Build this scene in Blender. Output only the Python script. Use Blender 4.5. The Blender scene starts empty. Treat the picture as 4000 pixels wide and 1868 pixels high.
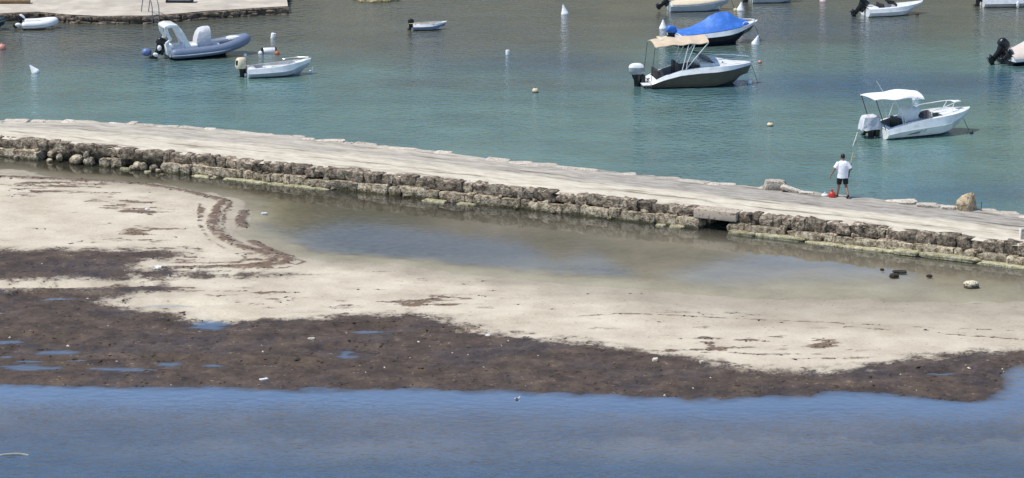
import bpy, bmesh, math, random
import numpy as np
from mathutils import Vector, Matrix, noise as mnoise

random.seed(7); RNG = np.random.default_rng(11)
scene = bpy.context.scene
COL = scene.collection
R = math.radians

# ------------------------------------------------------------------ camera
CAM_H = 31.0; FPX = 14584.0; PITCH = math.atan(3259.0/FPX)
cam_d = bpy.data.cameras.new('camera'); cam = bpy.data.objects.new('camera', cam_d); COL.objects.link(cam)
cam.location = (0, 0, CAM_H); cam.rotation_euler = (math.pi/2-PITCH, 0, 0)
cam_d.sensor_width = 36; cam_d.lens = FPX/4000*36; cam_d.clip_start = 1; cam_d.clip_end = 6000
scene.camera = cam

# ------------------------------------------------------------------ light
SUN_AZ, SUN_EL = R(-103), R(64)
world = bpy.data.worlds.new('World'); scene.world = world; world.use_nodes = True
wn = world.node_tree.nodes; wl = world.node_tree.links; wn.clear()
sky = wn.new('ShaderNodeTexSky'); sky.sky_type = 'NISHITA'; sky.sun_disc = False
sky.sun_elevation = SUN_EL; sky.sun_rotation = SUN_AZ
sky.air_density = 1.0; sky.dust_density = 0.0; sky.ozone_density = 5.0
bg = wn.new('ShaderNodeBackground'); bg.inputs['Strength'].default_value = 0.14
wo = wn.new('ShaderNodeOutputWorld')
wl.new(sky.outputs[0], bg.inputs['Color']); wl.new(bg.outputs[0], wo.inputs['Surface'])
sl = bpy.data.lights.new('sun', 'SUN'); sl.energy = 4.0; sl.angle = R(0.53); sl.color = (1.0, 0.95, 0.87)
sun = bpy.data.objects.new('sun', sl); COL.objects.link(sun)
tosun = Vector((math.sin(SUN_AZ)*math.cos(SUN_EL), math.cos(SUN_AZ)*math.cos(SUN_EL), math.sin(SUN_EL)))
sun.rotation_euler = (-tosun).to_track_quat('-Z', 'Y').to_euler(); sun.location = tosun*300
scene.view_settings.view_transform = 'Standard'; scene.view_settings.look = 'None'
scene.view_settings.exposure = 0.22; scene.view_settings.gamma = 1.0
scene.render.engine = 'CYCLES'

# ------------------------------------------------------------------ helpers
def G(px, py, z=0.0):
    """survey point of the photograph -> place on the level z"""
    u = (px-2000.0)/FPX; v = (934.0-py)/FPX
    d = Vector((u, math.cos(PITCH)+v*math.sin(PITCH), -math.sin(PITCH)+v*math.cos(PITCH)))
    t = (z-CAM_H)/d.z
    return Vector((d.x*t, d.y*t, z))

def lin(r, g, b):
    f = lambda c: (c/255/12.92 if c <= 10 else ((c/255+0.055)/1.055)**2.4)
    return (f(r), f(g), f(b))

def sm(a, b, x):
    t = np.clip((x-a)/(b-a), 0, 1); return t*t*(3-2*t)

def tag(o, label, cat, group=None):
    o['label'] = label; o['category'] = cat
    if group: o['group'] = group
    return o

def empty(name, loc=(0, 0, 0), rot=(0, 0, 0)):
    o = bpy.data.objects.new(name, None); COL.objects.link(o); o.location = loc; o.rotation_euler = rot
    o.empty_display_size = 0.2
    return o

class MB:
    def __init__(s): s.v = []; s.f = []
    def add(s, vs, fs):
        n = len(s.v); s.v += [tuple(v) for v in vs]; s.f += [tuple(i+n for i in f) for f in fs]; return s
    def box(s, c, d, m=None):
        x, y, z = [q/2 for q in d]; vs = [Vector((a*x, b*y, e*z)) for a in (-1, 1) for b in (-1, 1) for e in (-1, 1)]
        if m is not None: vs = [m @ v for v in vs]
        vs = [v+Vector(c) for v in vs]
        return s.add(vs, [(0, 1, 3, 2), (4, 6, 7, 5), (0, 4, 5, 1), (2, 3, 7, 6), (0, 2, 6, 4), (1, 5, 7, 3)])
    def loft(s, rings, closed=True, cap0=True, cap1=True):
        n = len(rings[0]); vs = [p for r in rings for p in r]; fs = []
        for i in range(len(rings)-1):
            for j in range(n if closed else n-1):
                k = (j+1) % n; fs.append((i*n+j, i*n+k, (i+1)*n+k, (i+1)*n+j))
        if cap0: fs.append(tuple(range(n-1, -1, -1)))
        if cap1: fs.append(tuple((len(rings)-1)*n+j for j in range(n)))
        return s.add(vs, fs)
    def tube(s, path, r, n=8, caps=True):
        P = [Vector(p) for p in path]; rs = r if isinstance(r, (list, tuple)) else [r]*len(P); rings = []
        up = Vector((0, 0, 1)); prev = None
        for i, p in enumerate(P):
            d = (P[min(i+1, len(P)-1)]-P[max(i-1, 0)]).normalized()
            if prev is None:
                a = up if abs(d.z) < 0.95 else Vector((1, 0, 0)); e1 = d.cross(a).normalized()
            else:
                e1 = (prev-d*prev.dot(d)).normalized()
            prev = e1; e2 = d.cross(e1)
            rings.append([p+(e1*math.cos(2*math.pi*k/n)+e2*math.sin(2*math.pi*k/n))*rs[i] for k in range(n)])
        return s.loft(rings, True, caps, caps)
    def lathe(s, prof, n=14, c=(0, 0, 0), m=None):
        rings = []
        for r, z in prof:
            ring = [Vector((r*math.cos(2*math.pi*k/n), r*math.sin(2*math.pi*k/n), z)) for k in range(n)]
            if m is not None: ring = [m @ v for v in ring]
            rings.append([v+Vector(c) for v in ring])
        return s.loft(rings)
    def ell(s, c, rx, ry, rz, n=12, k=8, m=None):
        return s.lathe([(max(1e-3, math.sin(math.pi*i/k)), -math.cos(math.pi*i/k)) for i in range(k+1)], n, c,
                       (m if m is not None else Matrix.Identity(3)) @ Matrix.Diagonal((rx, ry, rz)))
    def grid(s, P, thick=None):
        nu, nv = len(P), len(P[0]); vs = [p for r in P for p in r]; fs = []
        for i in range(nu-1):
            for j in range(nv-1): fs.append((i*nv+j, (i+1)*nv+j, (i+1)*nv+j+1, i*nv+j+1))
        if thick:
            o = nu*nv; vs += [Vector(p)-Vector((0, 0, thick)) for p in vs[:o]]
            fs += [tuple(o+q for q in reversed(f)) for f in fs[:]]
            bd = [i*nv for i in range(nu)]+[(nu-1)*nv+j for j in range(1, nv)]+[i*nv+nv-1 for i in range(nu-2, -1, -1)]+[j for j in range(nv-2, 0, -1)]
            for a, b in zip(bd, bd[1:]+bd[:1]): fs.append((b, a, o+a, o+b))
        return s.add(vs, fs)
    def obj(s, name, mat, parent=None, smooth=40, bevel=0, fix=True):
        me = bpy.data.meshes.new(name)
        bm = bmesh.new(); bv = [bm.verts.new(v) for v in s.v]
        for f in s.f:
            try: bm.faces.new([bv[i] for i in f])
            except ValueError: pass
        bmesh.ops.remove_doubles(bm, verts=bm.verts, dist=1e-5)
        if bevel: bmesh.ops.bevel(bm, geom=bm.edges[:], offset=bevel, segments=2, affect='EDGES', profile=0.5)
        if fix: bmesh.ops.recalc_face_normals(bm, faces=bm.faces)
        bm.to_mesh(me); bm.free()
        if smooth:
            me.shade_smooth(); me.set_sharp_from_angle(angle=R(smooth))
        me.materials.append(mat)
        o = bpy.data.objects.new(name, me); COL.objects.link(o); o.parent = parent
        return o

# ------------------------------------------------------------------ materials
MATS = {}
def nt(name):
    m = bpy.data.materials.new(name); m.use_nodes = True; n = m.node_tree.nodes; n.clear()
    o = n.new('ShaderNodeOutputMaterial'); return m, n, m.node_tree.links, o

def ramp(n, stops):
    r = n.new('ShaderNodeValToRGB'); e = r.color_ramp.elements
    while len(e) < len(stops): e.new(0.5)
    for q, (p, c) in zip(e, stops): q.position = p; q.color = (*c, 1)
    return r

def pm(name, col, rough=0.5, var=0.12, scale=6.0, metal=0.0, bump=0.0, dirt=None, rnd=0.0, coat=0.0, bscale=None):
    """plain painted / moulded surface with procedural mottling"""
    if name in MATS: return MATS[name]
    m, n, l, o = nt(name)
    b = n.new('ShaderNodeBsdfPrincipled'); tc = n.new('ShaderNodeTexCoord')
    nz = n.new('ShaderNodeTexNoise'); nz.inputs['Scale'].default_value = scale; nz.inputs['Detail'].default_value = 6
    nz.inputs['Roughness'].default_value = 0.65
    l.new(tc.outputs['Object'], nz.inputs['Vector'])
    c0 = tuple(max(0, q*(1-var)) for q in col); c1 = tuple(min(1, q*(1+var)) for q in col)
    st = [(0.3, dirt if dirt else c0), (0.48, c0), (0.7, c1)]
    r = ramp(n, st); l.new(nz.outputs['Fac'], r.inputs['Fac']); out = r.outputs['Color']
    if rnd:
        oi = n.new('ShaderNodeObjectInfo'); mp = n.new('ShaderNodeMapRange')
        mp.inputs['To Min'].default_value = 1-rnd; mp.inputs['To Max'].default_value = 1+rnd
        l.new(oi.outputs['Random'], mp.inputs['Value'])
        mx = n.new('ShaderNodeMix'); mx.data_type = 'RGBA'; mx.blend_type = 'MULTIPLY'; mx.inputs[0].default_value = 1
        l.new(out, mx.inputs[6]); l.new(mp.outputs[0], mx.inputs[7]); out = mx.outputs[2]
    l.new(out, b.inputs['Base Color'])
    b.inputs['Roughness'].default_value = rough; b.inputs['Metallic'].default_value = metal
    b.inputs['Coat Weight'].default_value = coat
    if bump:
        n2 = n.new('ShaderNodeTexNoise'); n2.inputs['Scale'].default_value = bscale or scale*2.5; n2.inputs['Detail'].default_value = 8
        l.new(tc.outputs['Object'], n2.inputs['Vector'])
        bp = n.new('ShaderNodeBump'); bp.inputs['Strength'].default_value = 0.8; bp.inputs['Distance'].default_value = bump
        l.new(n2.outputs['Fac'], bp.inputs['Height']); l.new(bp.outputs[0], b.inputs['Normal'])
    l.new(b.outputs[0], o.inputs['Surface']); MATS[name] = m
    return m

GEL = pm('white_gelcoat', (0.82, 0.82, 0.79), 0.28, 0.06, 3, dirt=(0.62, 0.62, 0.58), coat=0.3)
GELG = pm('grey_gelcoat', (0.42, 0.47, 0.50), 0.35, 0.08, 3)
NAVY = pm('navy_hull', (0.012, 0.013, 0.020), 0.2, 0.2, 3)
OLIVE = pm('olive_brown_hull', (0.10, 0.084, 0.058), 0.22, 0.12, 3)
GREENH = pm('dark_green_hull', (0.012, 0.045, 0.045), 0.35, 0.2, 4)
LINER = pm('cockpit_liner', (0.55, 0.55, 0.53), 0.5, 0.12, 5)
GLINER = pm('grey_cockpit_liner', (0.26, 0.26, 0.27), 0.55, 0.15, 5)
BLACK = pm('black_plastic', (0.012, 0.012, 0.013), 0.35, 0.3, 8)
DKVINYL = pm('dark_vinyl', (0.03, 0.028, 0.028), 0.5, 0.3, 6)
GREY = pm('grey_cowl', (0.32, 0.34, 0.35), 0.35, 0.12, 6)
WHITEP = pm('white_plastic', (0.76, 0.76, 0.74), 0.4, 0.06, 6)
FLOATW = pm('white_float', (0.84, 0.84, 0.82), 0.5, 0.08, 7, dirt=(0.55, 0.54, 0.46))
CLOTHW = pm('white_canvas', (0.82, 0.81, 0.77), 0.85, 0.07, 4, bump=0.01)
CLOTHG = pm('pale_grey_cloth', (0.58, 0.58, 0.60), 0.9, 0.12, 5, bump=0.03, bscale=7)
TANC = pm('tan_canvas', (0.60, 0.48, 0.34), 0.85, 0.1, 4, bump=0.01)
CREAMC = pm('cream_canvas', (0.66, 0.56, 0.40), 0.85, 0.08, 4, bump=0.015)
BEIGEC = pm('beige_canvas', (0.62, 0.53, 0.46), 0.85, 0.08, 4, bump=0.02)
BLUEC = pm('blue_tarpaulin', (0.050, 0.19, 0.62), 0.55, 0.2, 3, bump=0.05, bscale=3)
TUBEB = pm('blue_grey_hypalon', (0.15, 0.19, 0.27), 0.5, 0.12, 5, dirt=(0.16, 0.20, 0.27))
TUBEW = pm('white_hypalon', (0.74, 0.74, 0.74), 0.5, 0.06, 5)
BLUECOWL = pm('blue_grey_cowl', (0.13, 0.19, 0.36), 0.4, 0.2, 6)
STEEL = pm('steel_rail', (0.62, 0.63, 0.64), 0.25, 0.08, 8, metal=0.85)
ALU = pm('white_enamel_tube', (0.68, 0.70, 0.68), 0.35, 0.08, 8)
RUST = pm('dull_brown_pole', (0.10, 0.075, 0.06), 0.6, 0.3, 8)
TEAK = pm('weathered_wood', (0.34, 0.23, 0.12), 0.7, 0.25, 9, bump=0.01)
ROPE = pm('pale_rope', (0.62, 0.62, 0.56), 0.9, 0.15, 20)
DKROPE = pm('dark_rope', (0.05, 0.05, 0.045), 0.9, 0.2, 20)
ORANGE = pm('orange_float', (0.50, 0.15, 0.05), 0.5, 0.2, 7)
SALMON = pm('salmon_float', (0.62, 0.24, 0.18), 0.5, 0.2, 7, dirt=(0.6, 0.5, 0.45))
REDP = pm('red_plastic', (0.62, 0.05, 0.03), 0.4, 0.25, 6)
CREAMF = pm('cream_float', (0.70, 0.60, 0.40), 0.5, 0.1, 7, dirt=(0.4, 0.3, 0.17))
WEEDY = pm('weedy_brown', (0.10, 0.06, 0.03), 0.8, 0.3, 10)
SKIN = pm('skin', (0.30, 0.165, 0.11), 0.55, 0.1, 9)
HAIR = pm('dark_hair', (0.015, 0.012, 0.011), 0.6, 0.4, 25)
SHIRT = pm('white_tshirt', (0.86, 0.86, 0.89), 0.9, 0.05, 6, bump=0.03, bscale=9)
SHORTS = pm('black_shorts', (0.013, 0.013, 0.018), 0.85, 0.3, 8, bump=0.015)
SHOE = pm('dark_shoe', (0.03, 0.025, 0.025), 0.7, 0.3, 9)
PALEWOOD = pm('peeled_wood', (0.62, 0.50, 0.28), 0.7, 0.15, 14, bump=0.01)
GLASS = pm('tinted_windscreen', (0.02, 0.022, 0.025), 0.08, 0.1, 4)

def rock_mat(name, cols, rnd=0.3, algae=None, scale=5.0, bump=0.04, pos='Object'):
    m, n, l, o = nt(name); b = n.new('ShaderNodeBsdfPrincipled'); tc = n.new('ShaderNodeTexCoord')
    ge = n.new('ShaderNodeNewGeometry'); oi = n.new('ShaderNodeObjectInfo')
    nz = n.new('ShaderNodeTexNoise'); nz.inputs['Scale'].default_value = scale; nz.inputs['Detail'].default_value = 9; nz.inputs['Roughness'].default_value = 0.7
    l.new(ge.outputs['Position'], nz.inputs['Vector'])
    r = ramp(n, cols); l.new(nz.outputs['Fac'], r.inputs['Fac'])
    mp = n.new('ShaderNodeMapRange'); mp.inputs['To Min'].default_value = 1-rnd; mp.inputs['To Max'].default_value = 1+rnd*0.8
    l.new(oi.outputs['Random'], mp.inputs['Value'])
    mx = n.new('ShaderNodeMix'); mx.data_type = 'RGBA'; mx.blend_type = 'MULTIPLY'; mx.inputs[0].default_value = 1
    l.new(r.outputs['Color'], mx.inputs[6]); l.new(mp.outputs[0], mx.inputs[7]); out = mx.outputs[2]
    # pits: small dark holes of weathered limestone
    vo = n.new('ShaderNodeTexNoise'); vo.inputs['Scale'].default_value = scale*3.2; vo.inputs['Detail'].default_value = 4
    l.new(ge.outputs['Position'], vo.inputs['Vector'])
    pr = ramp(n, [(0.36, (0.25, 0.22, 0.20)), (0.47, (1, 1, 1))]); l.new(vo.outputs['Fac'], pr.inputs['Fac'])
    m2 = n.new('ShaderNodeMix'); m2.data_type = 'RGBA'; m2.blend_type = 'MULTIPLY'; m2.inputs[0].default_value = 0.8
    l.new(out, m2.inputs[6]); l.new(pr.outputs['Color'], m2.inputs[7]); out = m2.outputs[2]
    if algae:                                    # slime band that grows at the water line
        sp = n.new('ShaderNodeSeparateXYZ'); l.new(ge.outputs['Position'], sp.inputs[0])
        ad = n.new('ShaderNodeMath'); ad.operation = 'MULTIPLY_ADD'; ad.inputs[1].default_value = 0.35; l.new(vo.outputs['Fac'], ad.inputs[0]); 
        l.new(sp.outputs['Z'], ad.inputs[2])
        m3 = n.new('ShaderNodeMapRange'); m3.inputs['From Min'].default_value = algae[1]; m3.inputs['From Max'].default_value = algae[1]+0.13
        m3.inputs['To Min'].default_value = 0.9; m3.inputs['To Max'].default_value = 0; l.new(ad.outputs[0], m3.inputs['Value'])
        m4 = n.new('ShaderNodeMix'); m4.data_type = 'RGBA'; l.new(m3.outputs[0], m4.inputs[0])
        l.new(out, m4.inputs[6]); m4.inputs[7].default_value = (*algae[0], 1); out = m4.outputs[2]
    l.new(out, b.inputs['Base Color']); b.inputs['Roughness'].default_value = 0.9
    b.inputs['Specular IOR Level'].default_value = 0.25
    bp = n.new('ShaderNodeBump'); bp.inputs['Strength'].default_value = 0.9; bp.inputs['Distance'].default_value = bump
    ad2 = n.new('ShaderNodeMath'); ad2.operation = 'ADD'; l.new(nz.outputs['Fac'], ad2.inputs[0]); l.new(vo.outputs['Fac'], ad2.inputs[1])
    l.new(ad2.outputs[0], bp.inputs['Height']); l.new(bp.outputs[0], b.inputs['Normal'])
    l.new(b.outputs[0], o.inputs['Surface']); return m

STONE_U = rock_mat('upper_course_limestone', [(0.36, (0.060, 0.043, 0.032)), (0.47, (0.20, 0.158, 0.115)), (0.57, (0.38, 0.315, 0.23)), (0.68, (0.60, 0.52, 0.39))], 0.42, bump=0.07)
STONE_L = rock_mat('lower_course_limestone', [(0.35, (0.085, 0.062, 0.040)), (0.46, (0.27, 0.215, 0.145)), (0.57, (0.50, 0.43, 0.31)), (0.70, (0.66, 0.59, 0.45))], 0.28, algae=((0.060, 0.052, 0.018), 0.20), bump=0.06)
SLAB = rock_mat('algae_ledge', [(0.32, (0.17, 0.15, 0.07)), (0.48, (0.36, 0.33, 0.19)), (0.66, (0.58, 0.53, 0.39))], 0.2, bump=0.02)
PALE = rock_mat('pale_limestone', [(0.30, (0.30, 0.25, 0.20)), (0.45, (0.55, 0.48, 0.39)), (0.7, (0.66, 0.60, 0.50))], 0.2, bump=0.03)
LINTEL = rock_mat('cast_lintel', [(0.30, (0.40, 0.33, 0.25)), (0.5, (0.47, 0.39, 0.30)), (0.7, (0.53, 0.45, 0.35))], 0.02, scale=2.5, bump=0.006)
BOULD = rock_mat('tan_boulder', [(0.30, (0.22, 0.16, 0.10)), (0.48, (0.46, 0.36, 0.23)), (0.7, (0.55, 0.44, 0.29))], 0.05, scale=3.0, bump=0.03)
DARKROCK = rock_mat('weedy_dark_rock', [(0.30, (0.02, 0.018, 0.012)), (0.5, (0.05, 0.042, 0.03)), (0.7, (0.09, 0.075, 0.05))], 0.2)
QUAYSIDE = rock_mat('quay_face', [(0.30, (0.04, 0.03, 0.025)), (0.45, (0.10, 0.08, 0.06)), (0.6, (0.24, 0.19, 0.14)), (0.75, (0.42, 0.35, 0.26))], 0.2, scale=3.0)

# ------------------------------------------------------------------ numpy noise and distance
_tab = RNG.random((256, 256))
def vno(x, y, s=0):
    x = x+s*17.3; y = y+s*9.1
    xi = np.floor(x).astype(int); yi = np.floor(y).astype(int); fx = x-xi; fy = y-yi
    fx = fx*fx*(3-2*fx); fy = fy*fy*(3-2*fy)
    a = _tab[xi & 255, yi & 255]; b = _tab[(xi+1) & 255, yi & 255]; c = _tab[xi & 255, (yi+1) & 255]; d = _tab[(xi+1) & 255, (yi+1) & 255]
    return (a*(1-fx)+b*fx)*(1-fy)+(c*(1-fx)+d*fx)*fy
def fbm(x, y, o=4, s=0, g=0.5):
    t = 0; a = 1; w = 0
    for i in range(o):
        t = t+a*vno(x*2**i, y*2**i, s+i*3); w += a; a *= g
    return t/w-0.5

def polyw(pts, z=0): return np.array([[G(*p, z).x, G(*p, z).y] for p in pts])
def segd(X, Y, A):
    """distance to an open polyline"""
    D = np.full(X.shape, 1e9)
    for (x0, y0), (x1, y1) in zip(A[:-1], A[1:]):
        dx, dy = x1-x0, y1-y0; L = dx*dx+dy*dy+1e-12
        t = np.clip(((X-x0)*dx+(Y-y0)*dy)/L, 0, 1)
        D = np.minimum(D, (X-x0-t*dx)**2+(Y-y0-t*dy)**2)
    return np.sqrt(D)
def sdp(X, Y, A):
    """signed distance to a closed polygon, negative inside"""
    D = segd(X, Y, np.vstack([A, A[:1]])); ins = np.zeros(X.shape, bool)
    for (x0, y0), (x1, y1) in zip(A, np.roll(A, -1, 0)):
        if y0 == y1: continue
        c = ((y0 > Y) != (y1 > Y)) & (X < (x1-x0)*(Y-y0)/(y1-y0)+x0); ins ^= c
    return np.where(ins, -D, D)

# ------------------------------------------------------------------ breakwater lines
def fit(pts, deg, xs, z):
    p = np.array(pts, float); c = np.polyfit(p[:, 0]/1000, p[:, 1], deg)
    ys = np.polyval(c, np.clip(xs, 0, 4000)/1000)
    dc = np.polyder(c)
    ys = np.where(xs < 0, ys+np.polyval(dc, 0.0)*xs/1000, ys); ys = np.where(xs > 4000, ys+np.polyval(dc, 4.0)*(xs-4000)/1000, ys)
    return [G(x, y, z) for x, y in zip(xs, ys)]
XS = np.arange(-1400, 5401, 40)
WLPX = [(0, 618), (350, 640), (700, 675), (1000, 710), (1300, 745), (1600, 775), (1900, 803), (2200, 838), (2500, 868), (2850, 905), (3200, 948), (3500, 985), (3700, 1010), (4000, 1045)]
FEPX = [(0, 474), (300, 474), (500, 484), (700, 490), (900, 505), (1050, 522), (1300, 548), (1500, 575), (1750, 602), (2000, 630), (2300, 662), (2600, 690), (2800, 707), (3000, 728), (3250, 765), (3500, 786), (3700, 804), (4000, 838)]
ZT_IN, ZT_FAR = 0.76, 0.42
WL = fit(WLPX, 3, XS, 0.0); FE = fit(FEPX, 4, XS, ZT_FAR)
def resample(P, step):
    L = [0.0]
    for a, b in zip(P, P[1:]): L.append(L[-1]+(b-a).length)
    out = []; n = int(L[-1]/step); j = 0
    for i in range(n+1):
        s = i*step
        while j < len(L)-2 and L[j+1] < s: j += 1
        t = (s-L[j])/(L[j+1]-L[j]); out.append(P[j].lerp(P[j+1], t))
    return out
STEP = 0.1
WLR = resample(WL, STEP)
def wall(s):
    """point and outward (pool side) normal at arc length s"""
    i = max(1, min(len(WLR)-2, int(s/STEP))); f = s/STEP-i
    p = WLR[i].lerp(WLR[i+1], f); t = (WLR[min(i+15, len(WLR)-1)]-WLR[max(i-15, 0)]).normalized()
    return p, Vector((t.y, -t.x, 0)), t
def s_of_px(px):
    best = min(range(len(WLR)), key=lambda i: abs(WLR[i].x/(WLR[i].y*math.cos(PITCH)+ (CAM_H)*math.sin(PITCH))*FPX+2000-px))
    return best*STEP
S_L, S_R = s_of_px(-500), s_of_px(4500)

# ------------------------------------------------------------------ beach, lagoon, front sea
ls = lambda *p: list(p)
POOL = polyw([(-2500, 560), (0, 570), (2000, 740), (4000, 960), (6500, 1240), (6500, 1420), (4700, 1235), (4000, 1180), (3600, 1178), (3200, 1172), (2900, 1165), (2500, 1140), (2200, 1108),
              (2000, 1088), (1850, 1075), (1700, 1060), (1560, 1037), (1440, 1028), (1300, 1030), (1176, 1011), (1110, 994), (1035, 963), (969, 928), (946, 882), (950, 827), (962, 795), (900, 778),
              (807, 758), (656, 733), (505, 712), (252, 696), (0, 664), (-2500, 610)])
SEA = polyw([(-3500, 1480), (0, 1500), (500, 1508), (900, 1512), (1200, 1520), (1500, 1520), (1900, 1520), (2200, 1532), (2500, 1546), (2800, 1556), (3000, 1542), (3300, 1530), (3600, 1546),
             (3750, 1560), (3830, 1560), (3885, 1535), (3905, 1490), (3890, 1462), (3960, 1438), (4000, 1420), (4600, 1390), (7500, 1300), (7500, 4000), (-3500, 4000)])
WEED_MAIN = polyw([(-3500, 1130), (0, 1132), (300, 1135), (560, 1120), (660, 1122), (700, 1146), (560, 1172), (420, 1192), (600, 1218), (800, 1246), (1000, 1257), (1200, 1258), (1400, 1240), (1550, 1234), (1750, 1252),
                   (1850, 1290), (2000, 1312), (2200, 1337), (2400, 1357), (2600, 1387), (2750, 1412), (2850, 1440), (2950, 1456), (3150, 1456), (3350, 1436), (3600, 1402), (3800, 1377), (4000, 1362), (7500, 1290),
                   (7500, 1700), (-3500, 1700)])
WEED_LEFT = polyw([(-3500, 985), (0, 984), (500, 982), (650, 985), (760, 1005), (640, 1030), (540, 1055), (700, 1070), (900, 1078), (1100, 1075), (1270, 1078), (1200, 1092), (900, 1104), (500, 1110), (0, 1118), (-3500, 1118)])
PUDDLES = [(230, 1378, 100, 11), (225, 1343, 45, 6), (40, 1338, 70, 10), (120, 1436, 130, 14), (410, 1441, 100, 9), (660, 1424, 60, 9), (840, 1428, 50, 7), (1355, 1375, 65, 6), (1350, 1395, 60, 8), (1340, 1388, 22, 14),
           (815, 1272, 70, 20), (215, 1170, 70, 8), (20, 1190, 40, 6), (3665, 1461, 70, 6), (1450, 1297, 80, 8), (60, 1128, 220, 4), (500, 1352, 0, 0), (1700, 1462, 90, 4), (120, 1412, 60, 5), (20, 1395, 30, 5), (300, 1410, 90, 4), (540, 1448, 120, 4), (970, 1425, 90, 4), (1120, 1432, 130, 5), (1620, 1310, 110, 5), (640, 1198, 90, 6), (330, 1160, 60, 4)]
WRACK = [[(-300, 688), (200, 702), (500, 716), (690, 742), (830, 775), (875, 788), (852, 812), (838, 850), (830, 885), (862, 930), (930, 965), (1020, 990), (1075, 1012), (1060, 1030), (960, 1048), (800, 1058), (640, 1062)],
         [(955, 828), (940, 862), (950, 888)], [(985, 945), (1060, 985), (1130, 1008)], [(1115, 1012), (1130, 1018), (1095, 1035), (1000, 1052)]]
THIN = [[(905, 790), (880, 830), (870, 880), (900, 930), (970, 965), (1080, 1000), (1150, 1015)], [(780, 800), (775, 880), (820, 945), (900, 985), (960, 1010), (930, 1035), (760, 1045)], [(1160, 1015), (1190, 1025), (1120, 1050), (1000, 1065), (850, 1072), (600, 1076)], [(640, 1040), (860, 1036), (990, 1022), (1010, 1005)], [(2250, 1250), (2420, 1238), (2600, 1242), (2900, 1258), (3200, 1272), (3600, 1292), (4000, 1306), (5000, 1350)], [(2480, 1266), (2570, 1270)], [(3300, 1290), (3700, 1318), (4000, 1336)],
        [(270, 966), (330, 952), (480, 945), (590, 950)], [(0, 728), (160, 744), (320, 764), (470, 760)], [(2790, 1335), (2920, 1345), (3060, 1350)], [(2850, 1392), (2960, 1400), (3200, 1398)],
        [(360, 790), (440, 806), (520, 802)], [(450, 830), (560, 840), (630, 862)], [(530, 893), (610, 902)], [(790, 815), (785, 880), (800, 905)], [(1450, 1190), (1560, 1196), (1680, 1203)]]
STREAKS = [(230, 735, 300, 42), (470, 800, 150, 26), (560, 848, 120, 34), (590, 920, 120, 30), (470, 955, 180, 18), (830, 1000, 240, 22), (1000, 1040, 170, 30), (3000, 1370, 330, 55), (1600, 1190, 260, 22), (950, 1175, 180, 26), (560, 1142, 220, 22)]

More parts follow.
